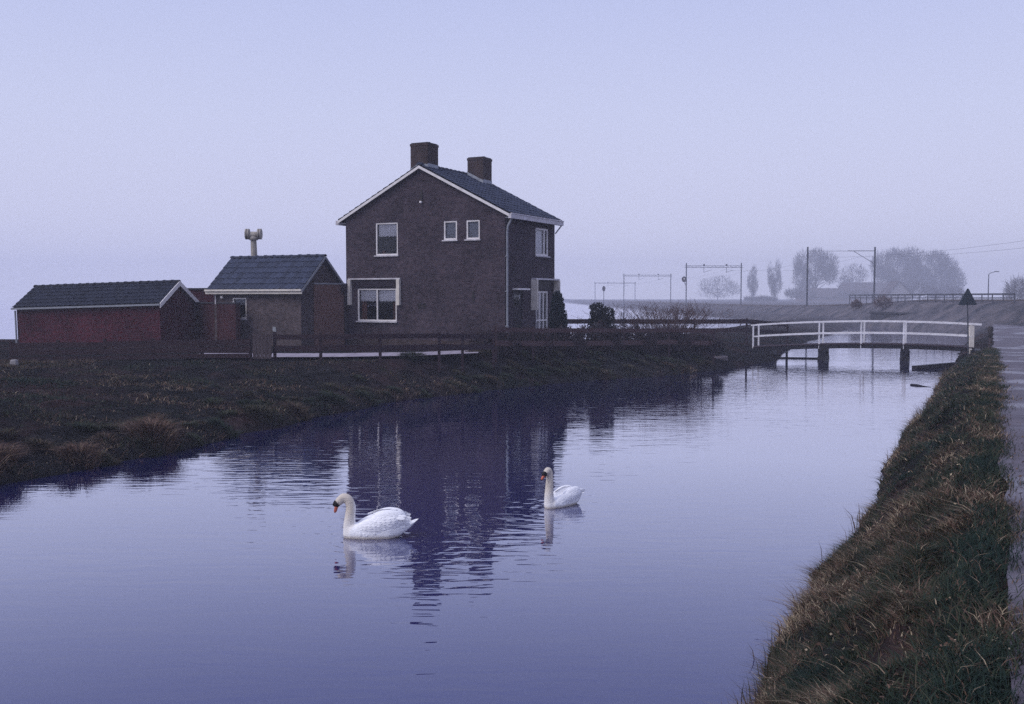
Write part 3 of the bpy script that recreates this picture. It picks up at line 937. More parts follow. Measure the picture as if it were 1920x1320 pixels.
SH = at(565, 640, 42.0)
GZ_S = 1.15
shed, q = gabled_shed('brick_shed', 'small grey brick shed with dark tiled roof and white eaves board beside the house', 'shed',
                      (SH.x, SH.y, GZ_S), HROT, 4.75, 2.75, 3.62 - GZ_S, 4.86 - GZ_S, 'shed_brick', 'roof_tile', (0.22, 0.20), (0.30, 0.33),
                      [(-3.72, -2.94, 1.13, 2.02)], True, True, 11)
b = MB(); b.box(-4.75 - 0.26, 0.26, q['ya'] - 0.06, q['ya'] - 0.025, q['za'] - 0.17, q['za'] + 0.02)
b.box(-4.75 - 0.26, 0.26, q['ya'] - 0.13, q['ya'] - 0.062, q['za'] - 0.05, q['za'] + 0.025)
b.build('eaves_board', 'cream_paint', shed)
for (p0, p1) in (((q['ya'], q['za']), (q['ym'], q['zm'])), ((q['ym'], q['zm']), (q['yb'], q['zb']))):
    b = MB()
    for x in (0.222, 0.25):
        pass
    b.add([(0.225, p0[0], p0[1] + 0.02), (0.25, p0[0], p0[1] + 0.02), (0.25, p1[0], p1[1] + 0.02), (0.225, p1[0], p1[1] + 0.02),
           (0.225, p0[0], p0[1] - 0.10), (0.25, p0[0], p0[1] - 0.10), (0.25, p1[0], p1[1] - 0.10), (0.225, p1[0], p1[1] - 0.10)],
          [(0, 1, 2, 3), (7, 6, 5, 4), (0, 4, 5, 1), (1, 5, 6, 2), (2, 6, 7, 3), (3, 7, 4, 0)])
    b.build('bargeboard', 'zinc', shed)
sw = window(shed, q['f'], -3.72, -2.94, 1.13, 2.02, 0.055)
curtain(sw, q['f'], -3.66, -3.00, 1.72, 1.97, 0.14, 'zinc', 5)
b = MB(); b.tube([(-4.62, -0.06, 2.35), (-4.62, -0.06, 1.75)], 0.03, 6); b.build('downpipe', 'weathered_white', shed)
b = MB(); b.lathe([(0.0, -0.09), (0.05, -0.08), (0.075, -0.02), (0.06, 0.04), (0.02, 0.06), (0.0, 0.06)], 12, (-4.22, -0.09, 2.06))
lo = b.build('wall_lamp', 'white_paint', shed, smooth=True)
b = MB(); b.box(-4.25, -4.19, -0.09, -0.004, 2.11, 2.14); b.build('lamp_bracket', 'iron', lo)
b = MB(); b.box(-1.50, -1.32, -0.02, -0.003, 0.60, 0.80); b.build('pale_patch', 'zinc', shed)  # small raised pale grey patch low on the shed front

# orange brick wall joining shed and house
wa_, wb_ = Vector((-8.33, 42.72, 0)), Vector((-7.24, 44.20, 0))
dx = wb_ - wa_; L_ = dx.length
owl = thing('brick_wall', (wa_.x, wa_.y, 1.1), 'tall orange brick wall joining the grey shed to the house', 'wall', rz=math.atan2(dx.y, dx.x))
b = MB(); b.box(0, L_, 0, 0.2, -0.4, 2.64); b.build('masonry', 'orange_brick', owl)
b = MB(); b.box(-0.03, L_ + 0.02, -0.03, 0.23, 2.642, 2.70); b.build('coping', 'zinc', owl)
b = MB(); b.box(L_ - 0.30, L_ - 0.02, -0.16, -0.032, 2.30, 2.66); b.tube([(L_ - 0.08, -0.07, 2.4), (L_ - 0.08, -0.07, 0.0)], 0.055, 8); b.build('downpipe', 'door_paint', owl)

# red barn at the left
BR = at(302, 640, 43.4)
GZ_B = 1.05
BTH = R(-16)
barn, q = gabled_shed('brick_barn', 'long low red brick barn with dark roof and white gable boards at far left', 'barn',
                      (BR.x, BR.y, GZ_B), BTH, 7.4, 2.7, 2.93 - GZ_B, 3.80 - GZ_B, 'red_brick', 'roof_tile_dark', (0.12, 0.10), (0.30, 0.30),
                      [], True, True, 19, tilt=-R(1.6))
for (p0, p1) in (((q['ya'] - 0.05, q['za'] - 0.03), (q['ym'], q['zm'])), ((q['ym'], q['zm']), (q['yb'], q['zb']))):
    b = MB()
    b.add([(0.125, p0[0], p0[1] + 0.05), (0.16, p0[0], p0[1] + 0.05), (0.16, p1[0], p1[1] + 0.05), (0.125, p1[0], p1[1] + 0.05),
           (0.125, p0[0], p0[1] - 0.16), (0.16, p0[0], p0[1] - 0.16), (0.16, p1[0], p1[1] - 0.16), (0.125, p1[0], p1[1] - 0.16)],
          [(0, 1, 2, 3), (7, 6, 5, 4), (0, 4, 5, 1), (1, 5, 6, 2), (2, 6, 7, 3), (3, 7, 4, 0)])
    b.build('bargeboard', 'white_paint', barn)
b = MB(); b.box(-7.4 - 0.14, 0.12, q['ya'] - 0.10, q['ya'] - 0.025, q['za'] - 0.085, q['za'] - 0.005); b.build('gutter', 'zinc', barn)
b = MB(); b.tube([(-7.43, -0.06, 1.75), (-7.43, -0.06, 0.0)], 0.04, 8); b.build('downpipe', 'zinc', barn)
b = MB(); b.tube([(0.10, 2.76, 1.72), (0.07, 2.74, 1.5), (0.07, 2.74, 0.35)], 0.045, 8); b.build('downpipe', 'weathered_white', barn)

# dark red wall between barn and shed, red outbuilding behind
p0, p1 = at(345, 600, 47.0), at(442, 600, 42.6)
wt = MB()
dx = Vector((p1.x - p0.x, p1.y - p0.y, 0)); L_ = dx.length
wt.box(0, L_, 0, 0.2, -0.3, 1.82)
o = thing('garden_wall', (p0.x, p0.y, 1.1), 'dark red brick garden wall between the red barn and the grey shed', 'wall', rz=math.atan2(dx.y, dx.x))
wt.build('masonry', 'dark_red_brick', o)
b = MB(); b.box(-0.03, L_ + 0.03, -0.03, 0.23, 1.822, 1.88); b.build('coping', 'dark_concrete', o)
p0, p1 = at(352, 560, 47.2), at(420, 560, 47.2)
ob = thing('red_outbuilding', (p0.x, p0.y, 1.05), 'low flat roofed red outbuilding behind barn and shed', 'outbuilding')
b = MB(); b.box(0, p1.x - p0.x, 0, 2.5, -0.3, 2.5); b.build('wall', 'red_brick', ob)
b = MB(); b.box(-0.06, p1.x - p0.x + 0.06, -0.06, 2.56, 2.502, 2.57); b.build('flat_roof', 'dark_concrete', ob)

# ---------------------------------------------------------------- siren on its post behind the shed
sp_ = at(476, 480, 47.0)
siren = thing('siren_post', (sp_.x, sp_.y, 1.0), 'pale air raid siren with two drum horns on a post behind the shed', 'siren')
zt = at(475, 434, 47.0).z - 1.0
b = MB(); b.tube([(0.03, 0, -0.3), (0.02, 0, zt - 1.4), (-0.01, 0, zt - 0.25)], [0.16, 0.15, 0.13], 10); b.build('post', 'siren_paint', siren)
b = MB(); b.lathe([(0.10, -0.24), (0.15, -0.14), (0.16, 0), (0.15, 0.14), (0.10, 0.24)], 14, (0, 0, zt - 0.16), 'x')
b.lathe([(0.0, -0.32), (0.2, -0.3), (0.19, -0.18), (0.12, -0.08), (0.0, -0.06)], 12, (0, 0, zt - 0.1)); b.build('motor_housing', 'siren_paint', siren, smooth=True)
for sx in (-1, 1):
    b = MB(); b.lathe([(0.10, 0.0), (0.20, 0.02), (0.25, 0.03), (0.25, 0.09), (0.20, 0.10), (0.20, 0.13), (0.25, 0.14), (0.25, 0.19), (0.18, 0.2), (0.0, 0.2)], 16, (0, 0, 0), 'x')
    if sx < 0:
        b.v = [(-p[0], p[1], p[2]) for p in b.v]; b.f = [tuple(reversed(f)) for f in b.f]
    b.shift((sx * 0.17, 0, zt - 0.12))
    b.build('horn_drum', 'siren_paint', siren)

# ================================================================== FENCES
def fence(name, label, pts, z_off, rails, post_at, post_top, rail_mat, post_mat, group=None, wob=0.012, ground_z=None):
    """pts: list of (x, y); rails: list of (z0, z1) above ground; boards and posts are parts"""
    base = Vector((pts[0][0], pts[0][1], 0))
    gz = [hz(*p) if ground_z is None else g_ for p, g_ in zip(pts, ground_z if ground_z is not None else [None] * len(pts))]
    base.z = gz[0]
    t = thing(name, base, label, 'fence', group)
    for i in range(len(pts) - 1):
        a, c = Vector((*pts[i], gz[i])) - base, Vector((*pts[i + 1], gz[i + 1])) - base
        L = (c - a).length
        for (r0, r1) in rails:
            zc, hh = (r0 + r1) / 2, (r1 - r0)
            b = MB()
            j0, j1 = random.uniform(-wob, wob), random.uniform(-wob, wob)
            b.bar(a + Vector((0, -0.045, zc + j0)), c + Vector((0, -0.045, zc + j1)), 0.03, hh)
            b.build('board', rail_mat, t)
    for i, p in enumerate(pts):
        a = Vector((*p, gz[i])) - base
        b = MB()
        lean = Vector((random.uniform(-0.02, 0.02), random.uniform(-0.02, 0.02), 0))
        b.bar(a + Vector((0, 0.02, -0.5)), a + lean + Vector((0, 0.02, post_top + random.uniform(-0.02, 0.03))), 0.09, 0.09, up=(0, 1, 0))
        b.build('post', post_mat, t)
    return t

def line_pts(a, b, n):
    return [(a[0] + (b[0] - a[0]) * i / n, a[1] + (b[1] - a[1]) * i / n) for i in range(n + 1)]

FZ = 1.17
pA, pB = at(20, 660, 33.6), at(470, 660, 32.8)
f1 = line_pts((pA.x, pA.y), (pB.x, pB.y), 5)
fence('plank_fence', 'dark plank fence in front of the red barn, left of the gate', f1, 0, [(0.06, 0.2), (0.25, 0.44), (0.47, 0.66)], None, 0.74, 'dark_wood', 'dark_wood', ground_z=[FZ - 0.16, FZ - 0.13, FZ - 0.1, FZ - 0.05, FZ - 0.02, FZ])
xs_mid = [515, 601, 713, 823, 867, 925]
ds_mid = [32.9, 32.95, 33.2, 34.2, 34.9, 36.4]
f2 = [(at(px_, 650, d_).x, d_) for px_, d_ in zip(xs_mid, ds_mid)]
fence('plank_fence', 'dark two board fence below the house gable with pale paving showing under it', f2, 0, [(0.27, 0.46), (0.66, 0.82)], None, 0.88, 'dark_wood', 'dark_wood', ground_z=[FZ, FZ, FZ, FZ - 0.02, FZ - 0.06, FZ - 0.1])
xs_r = [930, 1000, 1085, 1170, 1255, 1338]
ds_r = [36.8, 38.2, 40.0, 41.8, 43.4, 44.8]
f3 = [(at(px_, 650, d_).x, d_) for px_, d_ in zip(xs_r, ds_r)]
fence('plank_fence', 'brown two board fence along the bank between house and bridge', f3, 0, [(0.40, 0.60), (0.92, 1.08)], None, 1.12, 'brown_wood', 'dark_wood', ground_z=[1.02, 0.95, 0.88, 0.82, 0.78, 0.66])
# gate between the two
ga, gb = at(474, 660, 32.8), at(511, 660, 32.9)
gate = thing('garden_gate', (ga.x, ga.y, FZ - 0.03), 'narrow grey wooden garden gate between two dark plank fences', 'gate')
gw = gb.x - ga.x
for k in range(5):
    b = MB(); b.box(gw * k / 5 + 0.006, gw * (k + 1) / 5 - 0.006, -0.03, -0.005, 0.06, 0.86 + 0.01 * (k % 2)); b.build('slat', 'grey_wood', gate)
for z_ in (0.2, 0.68):
    b = MB(); b.box(0.0, gw, -0.003, 0.03, z_, z_ + 0.09); b.build('rail', 'grey_wood', gate)
# fence at the far side of the garden
xs_b = [1062, 1120, 1195, 1302, 1400, 1476]
ds_b = [52.5, 52.8, 53.2, 53.8, 54.4, 57.2]
f4 = [(at(px_, 620, d_).x, d_) for px_, d_ in zip(xs_b, ds_b)]
fence('rail_fence', 'dark fence of two wide boards beyond the garden, ending near the bridge', f4, 0, [(0.62, 0.82), (1.06, 1.30)], None, 1.36, 'dark_wood', 'dark_wood', ground_z=[0.76, 0.75, 0.74, 0.73, 0.72, 0.46])

# ================================================================== BRIDGE
BL, BRt = at(1412, 655, 52.4), at(1826, 655, 49.6)
bl2, br2 = Vector((BL.x, BL.y, 0)), Vector((BRt.x, BRt.y, 0))
bd = (br2 - bl2); BLEN = bd.length; bd.normalize()
BW = 1.4
rdir = Vector((DS, DC, 0))          # the deck's width runs along the canal
bridge = thing('foot_bridge', (BL.x, BL.y, 0), 'slightly arched wooden footbridge with white railings across the canal', 'bridge')
def deck_z(u):
    return 0.60 + 0.11 * u + 0.17 * (1 - (2 * u - 1) ** 2)
def bp(u, v, z):
    p = bd * (u * BLEN) + rdir * v
    return Vector((p.x, p.y, z))
NS = 12
for side, v in ((0, 0.05), (1, BW - 0.05)):
    b = MB()
    for i in range(NS):
        u0, u1 = i / NS, (i + 1) / NS
        b.bar(bp(u0, v, deck_z(u0) - 0.11), bp(u1, v, deck_z(u1) - 0.11), 0.12, 0.18)
    b.build('girder', 'wet_wood', bridge)
npk = 44
src = None
for i in range(npk):
    u = (i + 0.5) / npk
    m4 = Matrix.Translation(bp(u, 0, deck_z(u) - 0.015))
    if src is None:
        b = MB(); hw = BLEN / npk * 0.46
        a0 = bd * -hw; a1 = bd * hw
        b.add([a0 + rdir * -0.05, a1 + rdir * -0.05, a1 + rdir * (BW + 0.05), a0 + rdir * (BW + 0.05)] + [p + Vector((0, 0, 0.045)) for p in (a0 + rdir * -0.05, a1 + rdir * -0.05, a1 + rdir * (BW + 0.05), a0 + rdir * (BW + 0.05))],
              [(0, 3, 2, 1), (4, 5, 6, 7), (0, 1, 5, 4), (1, 2, 6, 5), (2, 3, 7, 6), (3, 0, 4, 7)])
        src = b.build('plank', 'dark_wood', bridge); src.matrix_local = m4
    else:
        share('plank', src, bridge, m4)
def u_of(px_):
    # where along the bridge a picture column lies
    r_ = (px_ - 960) / FOC * math.cos(PITCH)
    return (r_ * BL.y - BL.x) / (bd.x - r_ * bd.y) / BLEN
for px_ in (1542, 1697):
    u = u_of(px_)
    b = MB()
    for v in (0.05, BW - 0.05):
        b.bar(bp(u, v, -0.9), bp(u, v, deck_z(u) - 0.34), 0.28, 0.28, up=(0, 1, 0))
    po = b.build('pier', 'wet_wood', bridge)
    b = MB(); b.bar(bp(u, -0.18, deck_z(u) - 0.27), bp(u, BW + 0.18, deck_z(u) - 0.27), 0.30, 0.13); b.build('crosshead', 'wet_wood', po)
    b = MB(); b.bar(bp(u, -0.12, 0.07), bp(u, BW + 0.12, 0.07), 0.36, 0.2); b.build('collar', 'wet_wood', po)
b = MB(); b.bar(bp(u_of(1468), BW - 0.1, -0.9), bp(u_of(1468), BW - 0.1, 0.52), 0.1, 0.1, up=(0, 1, 0)); b.build('pile', 'wet_wood', bridge)
b = MB(); b.bar(bp(u_of(1447), 0.9, 0.02), bp(u_of(1542), 0.9, 0.02), 0.12, 0.10); b.build('waling', 'wet_wood', bridge)
ul = u_of(1446)
b = MB()
for (ua, ub) in ((-0.08, ul),):
    pts = [bp(ua, -0.12, -0.6), bp(ub, -0.12, -0.6), bp(ub, BW + 0.3, -0.6), bp(ua, BW + 0.3, -0.6), bp(ua, -0.12, 0.50), bp(ub, -0.12, 0.52), bp(ub, BW + 0.3, 0.52), bp(ua, BW + 0.3, 0.50)]
    b.add(pts, [(0, 3, 2, 1), (4, 5, 6, 7), (0, 1, 5, 4), (1, 2, 6, 5), (2, 3, 7, 6), (3, 0, 4, 7)])
b.build('abutment', 'wet_wood', bridge)
for k in range(7):
    u = -0.07 + (ul + 0.06) * (k + 0.5) / 7
    bb = MB(); bb.bar(bp(u, -0.15, -0.6), bp(u, -0.15, 0.48 - 0.03 * (k % 2)), 0.13, 0.05, up=(0, 1, 0)); bb.build('sheet_pile', 'wet_wood', bridge)
b = MB()
pts = [bp(0.985, -0.1, -0.3), bp(1.06, -0.1, -0.3), bp(1.06, BW + 0.3, -0.3), bp(0.985, BW + 0.3, -0.3), bp(0.985, -0.1, 0.60), bp(1.06, -0.1, 0.60), bp(1.06, BW + 0.3, 0.60), bp(0.985, BW + 0.3, 0.60)]
b.add(pts, [(0, 3, 2, 1), (4, 5, 6, 7), (0, 1, 5, 4), (1, 2, 6, 5), (2, 3, 7, 6), (3, 0, 4, 7)])
b.build('abutment', 'wet_wood', bridge)
# railings: posts in pairs, one per side
post_px = [1413, 1537, 1616, 1696]
for v in (0.02, BW - 0.02):
    for px_ in post_px:
        u = u_of(px_)
        b = MB(); b.bar(bp(u, v, deck_z(u) - (0.22 if v < 0.5 else 0.02)), bp(u, v, deck_z(u) + 1.12), 0.07, 0.06, up=(0, 1, 0)); b.build('railing_post', 'bridge_white', bridge)
    ro = MB()
    ue = -0.012; us = 1.03
    N2 = 16
    for i in range(N2):
        u0, u1 = ue + (us - ue) * i / N2, ue + (us - ue) * (i + 1) / N2
        ro.bar(bp(u0, v, deck_z(u0) + 1.15), bp(u1, v, deck_z(u1) + 1.15), 0.08, 0.068)
    ro.build('handrail', 'bridge_white', bridge)
    ro = MB()
    for i in range(N2):
        u0, u1 = (us - 0.04) * i / N2 + 0.001, (us - 0.04) * (i + 1) / N2
        ro.bar(bp(u0, v - 0.03, deck_z(u0) + 0.56), bp(u1, v - 0.03, deck_z(u1) + 0.56), 0.035, 0.062)
    ro.build('middle_rail', 'bridge_white', bridge)
ue = u_of(1823)
b = MB(); b.bar(bp(ue, 0.06, 0.4), bp(ue, 0.06, deck_z(ue) + 1.12), 0.22, 0.15, up=(0, 1, 0)); b.build('railing_post', 'cream_paint', bridge)
b = MB(); b.bar(bp(ue, BW, 0.4), bp(ue, BW, deck_z(ue) + 1.12), 0.12, 0.12, up=(0, 1, 0)); b.build('railing_post', 'cream_paint', bridge)

# ---------------------------------------------------------------- sign with its back to us, marker post
sg = at(1817, 650, 48.3)
gzs = hz(sg.x, sg.y)
sign = thing('road_sign', (sg.x, sg.y, gzs), 'dark back of a triangular road sign on a thin pole at the bridge', 'sign')
ztop = at(1810, 541, 48.3).z - gzs; zbot = at(1810, 572, 48.3).z - gzs
lean = -0.14
b = MB(); b.tube([(0, 0, -0.4), (lean * 0.9, 0, zbot), (lean, 0, ztop - 0.12)], 0.032, 8); b.build('pole', 'steel', sign)
b = MB()
hw = 0.44
tri = [(-hw, zbot), (hw * 1.0, zbot + 0.02), (hw * 0.1, ztop), (-hw * 0.08, ztop)]
tri2 = [(lean + x, z) for x, z in ((-hw, zbot + 0.03), (-hw + 0.05, zbot), (hw - 0.05, zbot), (hw, zbot + 0.03), (0.03, ztop), (-0.03, ztop))]
n6 = len(tri2)
b.add([(x, -0.05, z) for x, z in tri2] + [(x, -0.025, z) for x, z in tri2], [tuple(range(n6)), tuple(range(2 * n6 - 1, n6 - 1, -1))] + [(i, n6 + i, n6 + (i + 1) % n6, (i + 1) % n6) for i in range(n6)])
b.build('sign_plate', 'sign_back', sign)
b = MB()
for z_ in (zbot + 0.1, zbot + 0.32):
    b.box(lean - 0.07, lean + 0.07, -0.075, -0.052, z_, z_ + 0.035)
b.build('clamp', 'steel', sign)

mk = at(1855, 645, 45.5)
gzm = hz(mk.x, mk.y)
mpost = thing('marker_post', (mk.x, mk.y, gzm), 'short verge post with a dark rounded head near the road edge', 'post')
zt_ = at(1857, 612, 45.5).z - gzm; zb_ = at(1857, 632, 45.5).z - gzm
b = MB(); b.bar((0, 0, -0.3), (0.02, 0, zb_ + 0.02), 0.06, 0.06, up=(0, 1, 0)); b.build('stake', 'grey_wood', mpost)
b = MB(); b.lathe([(0.0, zb_), (0.075, zb_), (0.085, zb_ + 0.15), (0.12, zt_ - 0.12), (0.12, zt_ - 0.04), (0.06, zt_), (0.0, zt_ + 0.005)], 10, (0.03, 0, 0)); b.build('head', 'iron', mpost, smooth=True)

# floating branch and guide timber near the bridge
fb = at(1726, 724, 0.01)
def on_water(px_, py_, z=0.0):
    d = pix_ray(px_, py_); k = (z - EYE) / d[2]
    return Vector((d[0] * k, d[1] * k, z))
pa, pb_ = on_water(1708, 722), on_water(1745, 726)
b = MB()
d_ = pb_ - pa
b.tube([(0, 0, 0.0), tuple(d_ * 0.3 + Vector((0, 0, 0.02))), tuple(d_ * 0.6 + Vector((0, 0, 0.0))), tuple(d_)], [0.05, 0.045, 0.03, 0.012], 7)
b.tube([tuple(d_ * 0.25), tuple(d_ * 0.25 + Vector((0.1, -0.25, 0.04)))], [0.02, 0.008], 5)
o = b.build('floating_branch', 'wet_wood'); o.location = pa
tag(o, 'thin dark branch floating on the water in front of the bridge', 'branch')
pa, pb_ = on_water(1714, 691), on_water(1800, 688)
b = MB(); d_ = pb_ - pa
b.bar((0, 0, 0.05), tuple(d_ + Vector((0, 0, 0.16))), 0.28, 0.14); b.bar((0.25, 0.05, -0.05), tuple(d_ + Vector((0, 0.05, 0.0))), 0.3, 0.26)
o = b.build('guide_timber', 'wet_wood'); o.location = pa
tag(o, 'dark sloping timber under the right end of the footbridge', 'timber')
# slab and boards shoring the left bank by the bridge
sl_ = at(1346, 678, 46.2)
b = MB(); b.box(-0.38, 0.38, -0.35, 0.35, -0.25, 0.02)
o = b.build('stone_slab', 'pale_stone', bevel=0.03); o.location = (sl_.x, sl_.y + 0.2, max(0.30, hz(sl_.x, sl_.y) + 0.08)); o.rotation_euler = (R(6), R(-4), R(25))
tag(o, 'pale stone slab on the bank beside the bridge abutment', 'slab')
rv0, rv1 = on_water(1340, 689), on_water(1400, 677)
d_ = rv1 - rv0
rev = thing('bank_revetment', (rv0.x, rv0.y, 0), 'low dark boards shoring the bank just left of the footbridge', 'revetment')
for k in range(3):
    b = MB(); b.bar((0, 0, -0.1 + 0.2 * k), (d_.x, d_.y, -0.05 + 0.2 * k), 0.05, 0.19); b.build('board', 'wet_wood', rev)
for k in range(4):
    b = MB(); q_ = d_ * (k / 3); b.bar((q_.x, q_.y - 0.06, -0.5), (q_.x, q_.y - 0.06, 0.42), 0.08, 0.08, up=(0, 1, 0)); b.build('stake', 'wet_wood', rev)
for (px_, py_, ln, lab) in ((1148, 701, 0.55, 'white stick lying on the far bank below the house'), (1281, 690, 0.35, 'small pale piece of litter on the bank near the stone slab')):
    p = on_water(px_, py_, 0.45)
    p.z = hz(p.x, p.y)
    b = MB(); b.tube([(0, 0, 0.06), (ln * 0.5, 0.02, 0.09), (ln, 0, 0.07)], [0.022, 0.025, 0.018], 6)
    o = b.build('pale_stick', 'weathered_white'); o.location = p
    tag(o, lab, 'stick')
p = at(8, 692, 31.5)
gzp = hz(p.x + 0.6, p.y)
p = at(27, 690, 31.5)
b = MB(); b.add([(-0.12, -0.1, 0), (0.12, -0.1, 0), (0.11, 0.1, 0), (-0.11, 0.1, 0), (-0.1, -0.09, 0.2), (0.1, -0.08, 0.22), (0.09, 0.08, 0.2), (-0.09, 0.08, 0.19)],
                [(0, 3, 2, 1), (4, 5, 6, 7), (0, 1, 5, 4), (1, 2, 6, 5), (2, 3, 7, 6), (3, 0, 4, 7)])
o = b.build('white_stone', 'concrete', bevel=0.03); o.location = (p.x, p.y, hz(p.x, p.y) - 0.02)
tag(o, 'small pale block lying in the grass below the red barn', 'block')

# ================================================================== RAILWAY AND FAR THINGS
def portal(pxa, pxb, Y, pytop, label, beam=True, group='railway portals along the embankment', signal=False, h_beam=None):
    a, c = at(pxa, 500, Y), at(pxb, 500, Y)
    gz = float(emb_top(Y)) - 0.1
    zt = at(pxa, pytop, Y).z - gz
    t = thing('railway_portal', (a.x, a.y, gz), label, 'portal', group)
    W_ = c.x - a.x
    wleg = 0.20
    for x in (0, W_):
        b = MB(); b.bar((x, 0, -0.3), (x, 0, zt), wleg, wleg, up=(0, 1, 0)); b.build('mast', 'steel', t)
    zb = zt - (h_beam or 0.7)
    b = MB()
    b.bar((-0.4, 0, zb + 0.18), (W_ + 0.4, 0, zb + 0.18), 0.12, 0.09); b.bar((-0.4, 0, zb - 0.18), (W_ + 0.4, 0, zb - 0.18), 0.12, 0.09)
    n = 14
    if not beam:      # here only a slim tie between the masts and a bracket at the right one
        b = MB(); b.bar((0, 0, zb), (W_, 0, zb), 0.05, 0.05); b.bar((W_ * 0.68, 0, zb), (W_, 0, zb - 1.9), 0.06, 0.06); b.bar((W_ * 0.6, 0, zb + 0.03), (W_, 0, zb + 0.03), 0.07, 0.07); n = 0
    for i in range(n):
        b.bar((W_ * i / n, 0, zb + (0.18 if i % 2 else -0.18)), (W_ * (i + 1) / n, 0, zb + (-0.18 if i % 2 else 0.18)), 0.05, 0.05)
    b.build('crossbeam', 'steel', t)
    for q_ in ((0.32, 0.73) if beam else ()):
        b = MB(); x = W_ * q_
        b.bar((x, 0, zb - 0.2), (x, 0, zb - 1.3), 0.08, 0.08, up=(0, 1, 0)); b.bar((x, 0, zb + 0.2), (x, 0, zb + 0.55), 0.35, 0.2, up=(0, 1, 0))
        b.bar((x, 0, zb - 1.2), (x + 1.6, 0, zb - 0.7), 0.06, 0.06)
        b.build('hanger', 'steel', t)
    if signal:
        b = MB(); b.lathe([(0.0, -0.1), (0.5, -0.08), (0.5, 0.08), (0.0, 0.1)], 14, (0, 0, 0), 'x')
        b.v = [(p[1], p[0], p[2] * 1.25) for p in b.v]
        b.shift((-0.5, -0.2, zt * 0.62)); so = b.build('signal_head', 'iron', t)
        b = MB(); b.box(-0.62, -0.38, -0.36, -0.31, zt * 0.62 - 0.05, zt * 0.62 + 0.25); b.build('signal_lens', 'white_paint', so)
        b = MB(); b.bar((-0.4, -0.1, zt * 0.55), (0, 0, zt * 0.45), 0.08, 0.08); b.build('bracket', 'steel', t)
    return t
portal(1514, 1640, 150, 463, 'nearest railway portal, its tall masts in front of the farm and trees', h_beam=0.6, beam=False)
portal(1287, 1390, 218, 493, 'square railway portal with a round signal on its left mast', signal=True, h_beam=0.8)
portal(1170, 1258, 300, 513, 'faint railway portal just left of the square one with the signal', h_beam=0.6)
portal(1116, 1191, 400, 528, 'faintest railway portal, furthest away and nearest the house', h_beam=0.6)
sx_ = at(1132, 560, 250)
sgn = thing('railway_signal', (sx_.x, sx_.y, 1.1), 'small round signal on a thin mast above the dark bush', 'signal')
zt_ = at(1132, 542, 250).z - 1.1
b = MB(); b.bar((0, 0, -0.3), (0, 0, zt_), 0.14, 0.14, up=(0, 1, 0)); b.build('mast', 'steel', sgn)
b = MB(); b.lathe([(0.0, -0.1), (0.42, -0.08), (0.42, 0.08), (0.0, 0.1)], 14, (0, 0, 0), 'x'); b.v = [(p[1], p[0], p[2] * 1.6) for p in b.v]; b.shift((0, -0.15, zt_ + 0.1)); b.build('signal_head', 'iron', sgn)
# overhead wires
for k, (x_, z_) in enumerate(((45.6, 8.6), (51.2, 8.6))):
    b = MB()
    ys = [60, 150, 218, 300, 400, 520]
    for i in range(len(ys) - 1):
        pts = []
        for j in range(9):
            u = j / 8
            y_ = ys[i] + (ys[i + 1] - ys[i]) * u
            pts.append((x_ + (0 if ys[i] < 150 else 0), y_, z_ + 0.5 - 1.0 * (4 * u * (1 - u))))
        b.tube(pts, 0.010, 4, False)
    o = b.build('overhead_wire', 'steel')
    tag(o, ('overhead railway wire above the nearer track' if k == 0 else 'overhead railway wire above the further track'), 'wire', 'overhead wires of the railway')
for k, x_ in enumerate((45.0, 46.5, 50.5, 52.0)):
    b = MB(); ys = np.arange(70, 600, 10)
    for i in range(len(ys) - 1):
        b.bar((x_, ys[i], float(emb_top(ys[i])) + 0.12), (x_, ys[i + 1], float(emb_top(ys[i + 1])) + 0.12), 0.07, 0.15)
    tag(b.build('railway_rail', 'rail_steel'), 'thin steel rail along the railway embankment, ' + ['nearest to us', 'second nearest', 'third nearest', 'furthest from us'][k], 'rail', 'rails on the embankment')
# railing where the line crosses canal and road
rl = thing('parapet_railing', (42.6, 86, 2.8), 'dark post and rail parapet on the embankment behind the road sign', 'railing')
ys = np.linspace(86, 128, 22)
for i, y_ in enumerate(ys):
    b = MB(); b.bar((0, y_ - 86, -0.5), (0, y_ - 86, 0.66), 0.07, 0.07, up=(0, 1, 0)); b.build('post', 'steel', rl)
for z_ in (0.66, 0.32):
    b = MB(); b.bar((0, 0, z_), (0, 42, z_ - 0.02), 0.10, 0.15 if z_ > 0.5 else 0.10); b.build('rail', 'steel', rl)
# dark retaining wall with culvert mouth
wa, wb = at(1632, 600, 110), at(1852, 600, 92)
d_ = Vector((wb.x - wa.x, wb.y - wa.y, 0)); L_ = d_.length
rw = thing('retaining_wall', (wa.x, wa.y, 0), 'dark retaining wall with a culvert mouth at the end of the canal', 'wall', rz=math.atan2(d_.y, d_.x))
h0 = 3.2
b = MB(); wall_panel(b, lambda a, d, z: (a, d, z), 0, L_, -0.5, 1.45, [(h0, h0 + 2.6, -0.4, 1.05)], 1.2)
b.quad((h0 - 0.1, 1.2, -0.5), (h0 + 2.7, 1.2, -0.5), (h0 + 2.7, 1.2, 1.2), (h0 - 0.1, 1.2, 1.2))
b.quad((0, 0, -0.5), (0, 0, 1.45), (0, 3, 1.45), (0, 3, -0.5)); b.build('masonry', 'dark_concrete', rw)
b = MB(); b.box(-0.1, L_ + 0.1, -0.12, 3.0, 1.452, 1.62); b.build('coping', 'dark_concrete', rw)
